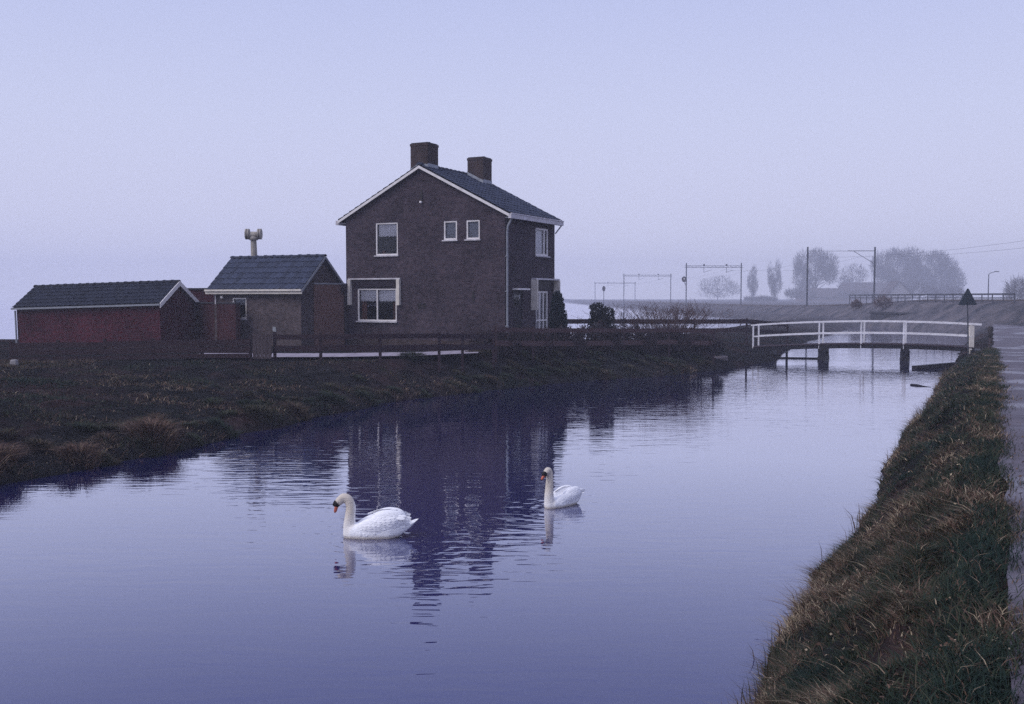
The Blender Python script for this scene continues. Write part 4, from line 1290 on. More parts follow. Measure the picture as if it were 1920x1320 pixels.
# street lamp far right
lp = at(1853, 550, 190)
lamp = thing('street_lamp', (lp.x, lp.y, 1.0), 'thin street lamp in the haze right of the round trees', 'lamp')
zt_ = at(1853, 512, 190).z - 1.0
b = MB(); b.tube([(0, 0, -0.3), (0, 0, zt_ - 0.3), (0.25, 0, zt_), (1.2, 0, zt_ + 0.25)], [0.11, 0.08, 0.06, 0.05], 8); b.build('pole', 'steel', lamp)
b = MB(); b.box(1.1, 1.9, -0.14, 0.14, zt_ + 0.2, zt_ + 0.34); b.build('lamp_head', 'steel', lamp)

# farm in the haze
def farm(name, label, px0, px1, pyr, pye, pyb, Y, mats, gable=False, depth=14):
    a, c = at(px0, 560, Y), at(px1, 560, Y)
    zr, ze = at(px0, pyr, Y).z, at(px0, pye, Y).z
    W_ = c.x - a.x
    t = thing(name, (a.x, a.y, 0.5), label, 'farm building')
    zr -= 0.5; ze -= 0.5
    w_, r_ = MB(), MB()
    if gable:
        w_.add([(0, 0, -1), (W_, 0, -1), (W_, 0, ze), (W_ / 2, 0, zr), (0, 0, ze), (0, depth, -1), (W_, depth, -1), (W_, depth, ze), (W_ / 2, depth, zr), (0, depth, ze)],
               [(0, 1, 2, 3, 4), (9, 8, 7, 6, 5), (0, 4, 9, 5), (1, 6, 7, 2)])
        for (x0_, z0_, x1_, z1_) in ((-0.5, ze - 0.5, W_ / 2, zr + 0.15), (W_ / 2, zr + 0.15, W_ + 0.5, ze - 0.5)):
            r_.add([(x0_, -0.4, z0_), (x1_, -0.4, z1_), (x1_, depth, z1_), (x0_, depth, z0_), (x0_, -0.4, z0_ + 0.25), (x1_, -0.4, z1_ + 0.25), (x1_, depth, z1_ + 0.25), (x0_, depth, z0_ + 0.25)],
                   [(0, 3, 2, 1), (4, 5, 6, 7), (0, 1, 5, 4), (1, 2, 6, 5), (2, 3, 7, 6), (3, 0, 4, 7)])
    else:
        w_.box(0, W_, 0, depth, -1, ze)
        r_.add([(-0.6, -0.8, ze - 0.2), (W_ + 0.6, -0.8, ze - 0.2), (W_ - 1.5, depth / 2, zr), (1.5, depth / 2, zr), (W_ + 0.6, depth + 0.8, ze - 0.2), (-0.6, depth + 0.8, ze - 0.2)],
               [(0, 1, 2, 3), (1, 4, 2), (4, 5, 3, 2), (5, 0, 3), (5, 4, 1, 0)])
    w_.build('wall', mats[0], t); r_.build('roof', mats[1], t)
    for k in range(4):
        b = MB(); x0_ = W_ * (0.15 + 0.2 * k); b.box(x0_, x0_ + W_ * 0.06, -0.06, -0.01, 1.2, min(2.6, ze - 0.4)); b.build('window', 'steel', t)
    return t
farm('farmhouse', 'long hazy farm roof behind the railway masts', 1580, 1700, 529, 553, 575, 560, ('farm_wall', 'farm_roof'))
farm('farm_barn', 'low hazy barn roof left of the long farm roof', 1505, 1582, 540, 556, 575, 550, ('farm_wall', 'farm_roof'))
farm('farm_gable', 'pale triangular farm gable below the big round trees', 1664, 1708, 528, 552, 575, 420, ('concrete', 'farm_roof'), True, 10)
farm('farm_shed', 'dim low roof between the poplars and the square railway portal', 1412, 1446, 557, 566, 575, 560, ('farm_wall', 'farm_roof'))

# ---------------------------------------------------------------- trees
def twigs_mesh(P, D, L, W):
    """thin curved two-segment twigs as double triangles"""
    n = len(P)
    D = D / np.linalg.norm(D, axis=1, keepdims=True)
    S = np.cross(D, rng.normal(size=(n, 3))); S /= np.linalg.norm(S, axis=1, keepdims=True)
    bend = rng.normal(size=(n, 3)) * 0.18
    mid = P + D * L[:, None] * 0.5 + bend * L[:, None] * 0.5
    tip = P + D * L[:, None] + bend * L[:, None]
    W = W[:, None]
    V = np.stack([P - S * W, P + S * W, mid - S * W * 0.7, mid + S * W * 0.7, tip], 1).reshape(-1, 3)
    base = np.arange(n)[:, None] * 5
    T = np.concatenate([base + np.array([[0, 1, 3]]), base + np.array([[0, 3, 2]]), base + np.array([[2, 3, 4]])])
    return V, T

def bare_tree(name, label, px, pytop, pybot, pxw, Y, lobes, ntw, gz=0.6, group='trees in the haze', upright=0.6, tw=0.05, tl=1.6, mat='twig', cat='tree', real=None):
    """winter tree: trunk with forking limbs, crown of fine twigs filling uneven lobes"""
    b0 = at(px, 560, Y)
    t = thing(name, (b0.x, Y, gz), label, cat, group)
    Ht = at(px, pytop, Y).z - gz
    W_ = pxw / FOC * Y / 2
    if real:      # a bush given by its own width and height
        W_, Ht = real[0] / 2, real[1]
        lobes, ntw, tw, tl, mat = [(-0.45, 0.45, 0.5, 0.45), (0.1, 0.6, 0.55, 0.4), (0.5, 0.4, 0.45, 0.4)], 900, 0.02, 0.4, 'twig_red'
    tr = MB()
    tr.tube([(0, 0, -0.4), (0.02 * Ht, 0, Ht * 0.2), (0, 0.01 * Ht, Ht * 0.45), (-0.01 * Ht, 0, Ht * 0.8)], [Ht * 0.022, Ht * 0.017, Ht * 0.012, Ht * 0.003], 6)
    Ps, Ds = [], []
    for (lx, lz, lw, lh) in lobes:
        c = np.array([lx * W_, rng.uniform(-0.3, 0.3) * W_, lz * Ht])
        for k in range(5):
            u = rng.normal(size=3); u /= np.linalg.norm(u)
            e_ = c + u * np.array([lw * W_, lw * W_, lh * Ht]) * 0.75
            z0_ = Ht * rng.uniform(0.15, 0.5)
            m_ = (np.array([0, 0, z0_]) + e_) / 2 + np.array([e_[0] * 0.12, e_[1] * 0.12, -0.02 * Ht])
            tr.tube([(0, 0, z0_), tuple(m_), tuple(e_)], [Ht * 0.007, Ht * 0.004, Ht * 0.0015], 4, False)
        n = int(ntw * lw * lh / sum(l_[2] * l_[3] for l_ in lobes))
        u = rng.normal(size=(n, 3)); u /= np.linalg.norm(u, axis=1, keepdims=True)
        r_ = rng.uniform(0.1, 1, n) ** 0.5
        pts = c + u * r_[:, None] * np.array([lw * W_, lw * W_, lh * Ht])
        keep = (np.sin(pts[:, 0] * 5.1 / W_ + pts[:, 2] * 9 / Ht) + rng.normal(size=n) * 0.9 > -0.9) & (pts[:, 2] > 0.06 * Ht)
        pts = pts[keep]; u = u[keep]
        Ps.append(pts); Ds.append(u * (1 - upright) + np.array([0, 0, upright]) + rng.normal(size=pts.shape) * 0.25)
    P, D = np.concatenate(Ps), np.concatenate(Ds)
    n = len(P)
    V, T = twigs_mesh(P, D, tl * rng.uniform(0.5, 1.3, n), tw * rng.uniform(0.6, 1.3, n))
    tr.build('trunk', 'bark', t)
    tri_mesh('crown', V, T, mat, parent=t)
    return t

YT = 580
bare_tree('bare_tree', 'tall bare tree behind the left mast of the nearest portal', 1528, 466, 570, 84, YT, [(-0.55, 0.72, 0.38, 0.24), (-0.05, 0.80, 0.42, 0.18), (0.5, 0.68, 0.45, 0.24), (0.75, 0.5, 0.3, 0.2), (-0.7, 0.45, 0.35, 0.3), (0.1, 0.5, 0.6, 0.2), (-0.5, 0.22, 0.4, 0.2)], 10000, tw=0.095, tl=2.4)
bare_tree('bare_tree', 'thin bare tree between the two masts of the nearest portal', 1598, 492, 570, 62, YT + 30, [(0, 0.66, 0.9, 0.28), (-0.2, 0.4, 0.7, 0.25)], 3000, tw=0.07, tl=2.2)
bare_tree('bare_tree', 'big round bare tree right of the nearest portal', 1682, 464, 570, 92, YT, [(-0.55, 0.66, 0.45, 0.26), (-0.1, 0.78, 0.45, 0.2), (0.45, 0.80, 0.45, 0.2), (0.7, 0.55, 0.4, 0.3), (-0.6, 0.38, 0.5, 0.28), (0.1, 0.45, 0.7, 0.25), (0.4, 0.2, 0.6, 0.2)], 15000, tw=0.10, tl=2.4)
bare_tree('bare_tree', 'rightmost big round bare tree behind the parapet', 1752, 470, 570, 90, YT + 8, [(-0.5, 0.74, 0.4, 0.24), (0.0, 0.76, 0.5, 0.22), (0.5, 0.62, 0.48, 0.26), (0.75, 0.4, 0.42, 0.28), (-0.55, 0.42, 0.5, 0.28), (0.15, 0.42, 0.65, 0.25), (0.3, 0.2, 0.7, 0.2)], 15000, tw=0.10, tl=2.4)
bare_tree('poplar_tree', 'slim poplar just right of the square railway portal', 1411, 498, 575, 24, YT, [(0.1, 0.75, 0.5, 0.22), (-0.3, 0.5, 0.6, 0.28), (0.35, 0.42, 0.6, 0.26), (0.0, 0.25, 0.5, 0.2)], 1700, upright=0.85, tw=0.07, tl=2.2)
bare_tree('poplar_tree', 'broader poplar with a split crown, second right of the square portal', 1451, 485, 575, 30, YT - 10, [(-0.5, 0.62, 0.38, 0.3), (0.5, 0.72, 0.4, 0.27), (-0.2, 0.4, 0.55, 0.25), (0.45, 0.4, 0.5, 0.25), (0.1, 0.22, 0.5, 0.2)], 2500, upright=0.85, tw=0.07, tl=2.2)
bare_tree('bare_tree', 'faint spreading tree seen through the square railway portal', 1345, 515, 578, 84, YT + 100, [(-0.35, 0.6, 0.5, 0.26), (0.2, 0.66, 0.6, 0.3), (0.6, 0.4, 0.4, 0.3), (0, 0.3, 0.9, 0.25)], 3000, tw=0.07, tl=2.4)
bare_tree('bare_tree', 'low faint trees cut by the right edge of the picture', 1912, 520, 560, 50, 300, [(0, 0.6, 0.9, 0.35), (-0.3, 0.35, 0.8, 0.3)], 1500, tw=0.06, tl=2.0)

for k, (px_, pt_, w_, Y_) in enumerate(((1500, 540, 60, 540), (1612, 545, 80, 530), (1722, 530, 90, 470), (1775, 536, 70, 480), (1425, 558, 60, 540))):
    bare_tree('scrub_thicket', ['low hazy scrub at the foot of the tall bare tree, left of the farm', 'low hazy scrub in front of the long farm roof', 'low hazy scrub beside the pale farm gable',
              'low hazy scrub under the rightmost round tree', 'low hazy scrub at the foot of the poplars'][k], px_, pt_, 575, w_, Y_,
              [(-0.6, 0.5, 0.4, 0.4), (0.0, 0.6, 0.45, 0.35), (0.55, 0.45, 0.45, 0.4)], 2600, group='scrub in the haze', tw=0.07, tl=1.8, cat='scrub')
for k, (px_, Y_, x_off, h_) in enumerate(((1655, 112, 0, 1.6), (1606, 122, 0, 1.0))):
    q_ = at(px_, 585, Y_)
    bare_tree('embankment_bush', ['brown bush at the left end of the retaining wall', 'small bush on the embankment slope left of the retaining wall', 'small bush on the embankment below the nearest portal',
              'small bush on the embankment above the left half of the footbridge', 'small bush on the embankment right of the square portal'][k], px_, 0, 0, 1, Y_,
              [(0, 0, 0, 0)], 0, gz=hz(q_.x, Y_), group='bushes on the embankment', cat='bush', real=(h_ * 1.3, h_))

# ---------------------------------------------------------------- garden plants
def leafy(name, label, px, Y, gz, lobes, nleaf, lsize, mat, cat='shrub', group='garden shrubs', stem_h=0.6, updir=0.4):
    """lobes: (dx, dz, rx, rz) in metres; many small leaf faces through each lobe"""
    b0 = at(px, 600, Y)
    t = thing(name, (b0.x, Y, gz), label, cat, group)
    st = MB()
    for k in range(5):
        a = rng.uniform(-0.35, 0.35, 2)
        st.tube([(a[0] * 0.2, a[1] * 0.2, -0.2), (a[0] * 0.7, a[1] * 0.7, stem_h * 0.6), (a[0], a[1], stem_h * 1.3)], [0.03, 0.02, 0.008], 5, False)
    st.build('stem', 'bark', t)
    Ps, Us = [], []
    for (dx, dz, rx, rz_) in lobes:
        n = int(nleaf * rx * rz_ / sum(l_[2] * l_[3] for l_ in lobes))
        u = rng.normal(size=(n, 3)); u /= np.linalg.norm(u, axis=1, keepdims=True)
        r_ = rng.uniform(0.25, 1.0, n) ** 0.45 * (1 + 0.16 * np.sin(u[:, 0] * 7 + dx * 9) * np.cos(u[:, 2] * 6 + u[:, 1] * 5))
        Ps.append(np.array([dx, 0, dz]) + u * r_[:, None] * np.array([rx, rx * 0.9, rz_])); Us.append(u)
    P, U = np.concatenate(Ps), np.concatenate(Us)
    k_ = P[:, 2] > 0.02
    P, U = P[k_], U[k_]
    n = len(P)
    A = U * 0.6 + rng.normal(size=(n, 3)) * 0.7 + np.array([0, 0, updir]); A /= np.linalg.norm(A, axis=1, keepdims=True)
    B = np.cross(A, rng.normal(size=(n, 3))); B /= np.linalg.norm(B, axis=1, keepdims=True)
    s_ = lsize * rng.uniform(0.6, 1.4, n)[:, None]
    V = np.stack([P - A * s_, P + B * s_ * 0.45, P + A * s_, P - B * s_ * 0.45], 1).reshape(-1, 3)
    base = np.arange(n)[:, None] * 4
    T = np.concatenate([base + np.array([[0, 1, 2]]), base + np.array([[0, 2, 3]])])
    tri_mesh('foliage', V, T, mat, parent=t)
    return t

leafy('conifer', 'dark tapering conifer at the right corner of the house', 1048, 41.6, 1.08, [(0.0, 0.55, 0.42, 0.62), (-0.02, 1.1, 0.38, 0.62), (-0.06, 1.62, 0.30, 0.60), (-0.08, 2.0, 0.22, 0.36)], 7000, 0.06, 'conifer', 'conifer', None, updir=1.0)
leafy('evergreen_bush', 'dark rounded bush in the garden right of the conifer', 1128, 43.6, 0.95, [(-0.1, 1.1, 0.50, 0.62), (-0.18, 1.6, 0.36, 0.44), (0.28, 1.45, 0.32, 0.4), (0.1, 0.6, 0.75, 0.6)], 5200, 0.06, 'evergreen', 'bush', None)
leafy('evergreen_bush', 'low green bush at the end of the brown fence by the bridge', 1347, 46.4, 0.55, [(0, 0.35, 0.30, 0.38)], 1200, 0.05, 'evergreen', 'bush', None)
leafy('flower_bush', 'small dark bush in front of the house door', 970, 39.6, 1.02, [(0, 0.45, 0.25, 0.5), (0.05, 0.8, 0.18, 0.3)], 900, 0.05, 'evergreen', 'bush', None)
lab_h = ['dark brushy shrub behind the brown fence, just right of the house corner', 'dark brushy shrub behind the brown fence, below the house door',
         'dark brushy shrub behind the brown fence, below the conifer', 'dark brushy shrub behind the brown fence, below the rounded bush',
         'dark brushy shrub behind the brown fence, left of the reddish bare shrub', 'dark brushy shrub behind the brown fence, below the reddish bare shrub',
         'dark brushy shrub behind the brown fence, nearest the bridge']
for k, (px_, Y_, gz_, h_) in enumerate(((925, 37.6, 1.0, 0.8), (985, 38.9, 0.98, 0.85), (1050, 40.1, 0.94, 0.9), (1120, 41.6, 0.9, 1.0), (1185, 42.7, 0.86, 0.9), (1250, 43.9, 0.82, 0.85), (1312, 45.0, 0.74, 0.6))):
    leafy('garden_shrub', lab_h[k], px_, Y_, gz_, [(-0.45, h_ * 0.55, 0.5, h_ * 0.62), (0.1, h_ * 0.6, 0.5, h_ * 0.7), (0.6, h_ * 0.5, 0.48, h_ * 0.6)], 3800, 0.05, 'brush', 'shrub', 'shrubs behind the brown fence', stem_h=0.4, updir=0.9)

def bare_shrub(name, label, px, Y, gz, W_, Hh, n, mat, group=None, width=0.006):
    b0 = at(px, 600, Y)
    t = thing(name, (b0.x, Y, gz), label, 'shrub', group)
    b = MB()
    for k in range(n):
        x0_, y0_ = rng.normal() * W_ * 0.18, rng.normal() * W_ * 0.12
        dx_, dy_ = x0_ * 1.6 + rng.normal() * W_ * 0.22, rng.normal() * W_ * 0.25
        hh = Hh * rng.uniform(0.45, 1.0)
        p1_ = (x0_ + dx_ * 0.35, y0_ + dy_ * 0.35, hh * 0.5); p2_ = (x0_ + dx_, y0_ + dy_, hh)
        b.tube([(x0_, y0_, -0.1), p1_, p2_], [width * 1.6, width, width * 0.5], 3, False)
        for q in range(7):
            u = rng.uniform(0.3, 1.0)
            o_ = np.array(p1_) * (1 - u) + np.array(p2_) * u if u > 0.5 else np.array([x0_, y0_, 0]) * (1 - u) + np.array(p1_) * u
            e_ = o_ + np.array([rng.normal() * 0.16, rng.normal() * 0.16, rng.uniform(0.08, 0.34)]) * Hh / 1.8
            b.tube([tuple(o_), tuple(e_)], [width * 0.7, width * 0.35], 3, False)
    b.build('branches', mat, t)
    return t
bare_shrub('bare_shrub', 'reddish bare twiggy shrub in the garden before the far fence', 1250, 46.5, 0.85, 2.6, 2.0, 300, 'twig_red', None, 0.009)
bare_shrub('bare_shrub', 'thin sparse shrub between the conifer and the rounded bush', 1085, 46.0, 0.9, 0.6, 1.5, 9, 'twig', None, 0.009)
bare_shrub('bare_shrub', 'spindly tall shrub right of the rounded bush', 1168, 45.5, 0.9, 0.7, 1.9, 10, 'twig', None, 0.009)
bare_shrub('bare_shrub', 'reddish bare twigs against the side wall beside the front window', 1000, 41.0, 1.05, 0.9, 0.85, 40, 'twig_red', None, 0.008)

# ================================================================== GRASS
def blade_field(name, P, lean, h, wd, tint, mat='grass_blade', label=None, cat=None):
    n = len(P)
    ang = rng.uniform(0, 2 * np.pi, n)
    S = np.stack([np.cos(ang), np.sin(ang), np.zeros(n)], 1) * wd[:, None]
    up = np.zeros((n, 3)); up[:, 2] = 1
    m1 = P + up * (h * 0.55)[:, None] + lean * (h * 0.30)[:, None]
    tp = P + up * (h * 0.86)[:, None] + lean * (h * 0.95)[:, None]
    V = np.stack([P - S, P + S, m1 - S * 0.75, m1 + S * 0.75, tp], 1).reshape(-1, 3)
    base = np.arange(n)[:, None] * 5
    T = np.concatenate([base + np.array([[0, 1, 3]]), base + np.array([[0, 3, 2]]), base + np.array([[2, 3, 4]])])
    o = tri_mesh(name, V, T, mat, tint=np.repeat(tint, 5))
    tag(o, label, cat, kind='stuff')
    return o

def grass_tint(x, y, seed, bias=0.0):
    n = len(x)
    base = 0.40 + 1.05 * fbm(x * 0.9, y * 0.9, seed, 3) + bias
    t = base + rng.normal(size=n) * 0.22
    t = np.where(rng.uniform(size=n) < 0.06, rng.uniform(0.8, 1.0, n), t)
    return np.clip(t, 0, 1)

# right bank
def right_bank():
    Ps, hs, ws, ts, ls = [], [], [], [], []
    for (s0, s1, n, wd, hm) in ((3.5, 9, 110000, 0.0034, 0.056), (9, 15, 76000, 0.0042, 0.062), (15, 25, 52000, 0.006, 0.068), (25, 48, 48000, 0.009, 0.08)):
        s = rng.uniform(s0, s1, n)
        t = rng.uniform(-0.36, 1.75, n)
        x, y = xy_of(s, t)
        cl = fbm(s * 1.9, t * 1.9, 131, 3)
        edge_ = np.clip((t + 0.30 + 0.3 * fbm(s * 1.1, s * 0, 145, 2)) / 0.5, 0, 1)
        keep = rng.uniform(size=n) < np.clip(0.72 + 1.3 * cl, 0.06, 1) * edge_
        s, t, x, y, cl = s[keep], t[keep], x[keep], y[keep], cl[keep]
        z = height(x, y)
        k2 = z > 0.02
        s, t, x, y, cl, z = s[k2], t[k2], x[k2], y[k2], cl[k2], z[k2]
        m = len(x)
        h = hm * (0.65 + 1.0 * np.clip(cl + 0.3, 0, 1)) * rng.uniform(0.5, 1.5, m)
        waterside = np.clip((t - 1.15) / 0.4, 0, 1)
        h *= 1 + 0.3 * waterside
        # blades lie over in tufts
        an = 2 * np.pi * vnoise(s * 2.6, t * 2.6, 141) * 3.0
        lx = np.cos(an) * 0.7 + rng.normal(size=m) * 1.15 - DC * 0.15
        ly = np.sin(an) * 0.7 + rng.normal(size=m) * 1.15 + DS * 0.15
        Ps.append(np.stack([x, y, z - 0.01], 1)); hs.append(h); ws.append(wd * rng.uniform(0.7, 1.4, m))
        ts.append(grass_tint(s * 1.6, t * 2.2, 151, 0.30 * waterside * (vnoise(s * 0.5, s * 0, 171) > -0.15) - 0.05)); ls.append(np.stack([lx, ly, np.zeros(m)], 1))
    n = 26000
    s = 3.5 + 45 * rng.uniform(size=n) ** 1.6
    t = -0.02 + rng.normal(size=n) * 0.11 + 0.22 * fbm(s * 1.3, s * 0 + 4, 147, 3)
    x, y = xy_of(s, t)
    z = np.maximum(height(x, y), np.interp(s, RD_S, RD_Z) - 0.01)
    Ps.append(np.stack([x, y, z - 0.005], 1)); hs.append(rng.uniform(0.03, 0.10, n)); ws.append(0.0025 + 0.00013 * s)
    ts.append(grass_tint(s * 1.6, t * 2.2, 151, -0.05)); ls.append(np.stack([rng.normal(size=n), rng.normal(size=n), np.zeros(n)], 1) * 0.9)
    blade_field('bank_grass', np.concatenate(Ps), np.concatenate(ls), np.concatenate(hs), np.concatenate(ws), np.concatenate(ts), label='matted winter grass covering the near canal bank', cat='grass')
right_bank()

# fallen leaves caught in the grass
def litter():
    n = 2600
    s = 3.5 + 30 * rng.uniform(size=n) ** 1.8
    t = rng.uniform(-0.5, 1.5, n)
    x, y = xy_of(s, t)
    z = height(x, y) + rng.uniform(0.02, 0.10, n)
    P = np.stack([x, y, z], 1)
    A = rng.normal(size=(n, 3)); A[:, 2] *= 0.5; A /= np.linalg.norm(A, axis=1, keepdims=True)
    B = np.cross(A, rng.normal(size=(n, 3))); B /= np.linalg.norm(B, axis=1, keepdims=True)
    k_ = rng.uniform(0.008, 0.022, n)[:, None]
    V = np.stack([P - A * k_, P + B * k_ * 0.55, P + A * k_, P - B * k_ * 0.55], 1).reshape(-1, 3)
    base = np.arange(n)[:, None] * 4
    T = np.concatenate([base + np.array([[0, 1, 2]]), base + np.array([[0, 2, 3]])])
    o = tri_mesh('fallen_leaves', V, T, 'grass_blade', tint=np.repeat(np.clip(rng.normal(0.84, 0.12, n), 0.5, 1), 4))
    tag(o, 'small dead leaves scattered in the grass of the near bank', 'leaves', kind='stuff')
litter()

# dry stalks along the right waterline
def stalks():
    Ps, hs, ts, ls, ws = [], [], [], [], []
    for k in range(46):
        s = 3.5 + 40 * rng.uniform() ** 1.5
        n = int(rng.integers(3, 16))
        ss, tt = s + rng.normal(size=n) * 0.10, TR - 0.06 + rng.normal(size=n) * 0.10
        x, y = xy_of(ss, tt)
        z = np.maximum(height(x, y), -0.05)
        Ps.append(np.stack([x, y, z], 1)); hs.append(rng.uniform(0.18, 0.48, n)); ts.append(np.clip(rng.normal(0.72, 0.12, n), 0, 1))
        ls.append(np.stack([-DC * rng.uniform(0, 0.5, n) + rng.normal(size=n) * 0.15, rng.normal(size=n) * 0.2, np.zeros(n)], 1)); ws.append(rng.uniform(0.003, 0.006, n))
    blade_field('dry_stalks', np.concatenate(Ps), np.concatenate(ls), np.concatenate(hs), np.concatenate(ws), np.concatenate(ts), label='dry brown stalks standing along the near waterline', cat='reeds')
stalks()

# left bank and field
def left_field():
    n = 420000
    x = rng.uniform(-17, 9, n); y = rng.uniform(14.5, 43, n)
    s, t = st_of(x, y)
    dl = t - np.interp(s, TL_S, TL_T)
    infr = (x > -0.53 * y) & (dl > -0.25)
    fl_y = np.interp(x, [-18, -8, -3, 0, 9], [33, 32.6, 33.6, 36, 44.5])
    infr &= y < fl_y - 0.1
    x, y, s, t, dl = x[infr], y[infr], s[infr], t[infr], dl[infr]
    z = height(x, y)
    cl = fbm(x * 0.8, y * 1.2, 231, 3)
    edge_ = np.clip(1 - dl / 1.2, 0, 1)
    keep = (z > 0.02) & (rng.uniform(size=len(x)) < np.clip(0.34 + 1.4 * cl + 0.5 * edge_, 0.04, 1))
    x, y, z, dl, cl, edge_ = x[keep], y[keep], z[keep], dl[keep], cl[keep], edge_[keep]
    m = len(x)
    h = (0.045 + 0.09 * np.clip(cl + 0.2, 0, 1) + 0.12 * edge_ * np.clip(cl + 0.35, 0, 1)) * rng.uniform(0.5, 1.5, m)
    lx = rng.normal(size=m) * 0.9 + 0.25 * edge_; ly = rng.normal(size=m) * 0.9 - 0.5 * edge_
    tint = grass_tint(x * 0.5, y * 0.8, 251, 0.06 + 0.26 * edge_ * (fbm(x * 0.35, y * 0 + 1, 261, 2) > -0.05) + 0.02)
    tint = np.where(tint > 0.85, tint - 0.25 * (rng.uniform(size=m) < 0.7), tint)
    P, L, W_ = np.stack([x, y, z - 0.01], 1), np.stack([lx, ly, np.zeros(m)], 1), 0.0065 * rng.uniform(0.7, 1.5, m)
    # big dead tussocks hanging over the water's edge
    tp, tl_, th_, tt_, tw_ = [], [], [], [], []
    spots = [(10.9, 0.5, 0.5), (11.6, 0.3, 0.42), (12.3, 0.7, 0.4), (13.6, 0.25, 0.34), (15.6, 0.3, 0.46), (15.9, 0.55, 0.4), (18.0, 0.2, 0.3), (19.6, 0.3, 0.32), (21.4, 0.2, 0.3), (23.5, 0.3, 0.34), (25.2, 0.25, 0.3)]
    spots += [(rng.uniform(9, 44), rng.uniform(0.0, 1.8), rng.uniform(0.12, 0.22)) for _ in range(70)]
    spots += [(rng.uniform(29, 44), rng.uniform(0.1, 2.6), rng.uniform(0.16, 0.28)) for _ in range(60)]
    for (s_, d_, r_) in spots:
        k = int(420 * r_ / 0.3)
        a_ = rng.uniform(0, 2 * np.pi, k); q_ = rng.uniform(0, 1, k) ** 0.5 * r_
        cx, cy = xy_of(s_, float(np.interp(s_, TL_S, TL_T)) + d_)
        xx, yy = cx + np.cos(a_) * q_, cy + np.sin(a_) * q_
        zz = height(xx, yy) + 0.35 * r_ * (1 - (q_ / r_) ** 2)
        tp.append(np.stack([xx, yy, np.maximum(zz, 0.0)], 1))
        tl_.append(np.stack([np.cos(a_) * 1.1 + rng.normal(size=k) * 0.4, np.sin(a_) * 1.1 + rng.normal(size=k) * 0.4 - 0.3, np.full(k, -0.35)], 1))
        th_.append(r_ * rng.uniform(0.5, 1.1, k)); tw_.append(np.full(k, 0.0065))
        tt_.append(np.clip((0.80 if r_ > 0.32 and s_ < 16.5 else rng.uniform(0.2, 0.68)) + rng.normal(size=k) * 0.09, 0, 0.97))
    P, L = np.concatenate([P] + tp), np.concatenate([L] + tl_)
    h, W_, tint = np.concatenate([h] + th_), np.concatenate([W_] + tw_), np.concatenate([tint] + tt_)
    blade_field('field_grass', P, L, h, W_, tint, label='rough tufted grass on the far bank and field', cat='grass')
left_field()

# loose stick on the verge
p = on_water(1893, 1172, 1.55)
b = MB(); b.tube([(0, 0, 0.0), (0.05, -0.012, 0.015), (0.10, -0.05, 0.0)], [0.007, 0.009, 0.006], 6)
o = b.build('pale_stick', 'straw_stick'); o.location = (p.x, p.y, hz(p.x, p.y) + 0.06)
tag(o, 'short pale stick on the grass verge at the right edge of the picture', 'stick')

# ================================================================== SWANS
def swan_mat():
    m = proc('swan_feather', (0.90, 0.89, 0.88), (0.82, 0.81, 0.82), 16, 0.75, 0.5, 26, stretch=(1, 3, 3))
    n, l = m.node_tree.nodes, m.node_tree.links
    a = n.new('ShaderNodeAttribute'); a.attribute_name = 'tint'
    mx = n.new('ShaderNodeMix'); mx.data_type = 'RGBA'
    l.new(a.outputs['Fac'], mx.inputs[0])
    l.new(n['Color Ramp'].outputs[0], mx.inputs[6])
    mx.inputs[7].default_value = (0.52, 0.43, 0.31, 1)      # cream stained neck and head
    l.new(mx.outputs[2], n['Principled BSDF'].inputs['Base Color'])
    n['Principled BSDF'].inputs['Subsurface Weight'].default_value = 0.0
swan_mat()

def ellip(mb, c, r, pitch=0.0, n=14, m=20, yaw=0.0):
    vs_, fs = [], []
    rot = Matrix.Rotation(yaw, 3, 'Z') @ Matrix.Rotation(pitch, 3, 'Y')
    for i in range(n + 1):
        th_ = math.pi * i / n
        for j in range(m):
            ph = 2 * math.pi * j / m
            p_ = rot @ Vector((r[0] * math.cos(th_), r[1] * math.sin(th_) * math.cos(ph), r[2] * math.sin(th_) * math.sin(ph)))
            vs_.append((p_.x + c[0], p_.y + c[1], p_.z + c[2]))
    for i in range(n):
        for j in range(m):
            fs.append((i * m + j, (i + 1) * m + j, (i + 1) * m + (j + 1) % m, i * m + (j + 1) % m))
    mb.add(vs_, fs)

def bez(pts, n=24):
    """Catmull-Rom through the points"""
    P = [Vector(p) for p in pts]
    P = [P[0] * 2 - P[1]] + P + [P[-1] * 2 - P[-2]]
    out = []
    for i in range(1, len(P) - 2):
        for k in range(n):
            u = k / n
            a, b_, c, d = P[i - 1], P[i], P[i + 1], P[i + 2]
            out.append(0.5 * ((2 * b_) + (-a + c) * u + (2 * a - 5 * b_ + 4 * c - d) * u * u + (-a + 3 * b_ - 3 * c + d) * u ** 3))
    out.append(P[-2])
    return out

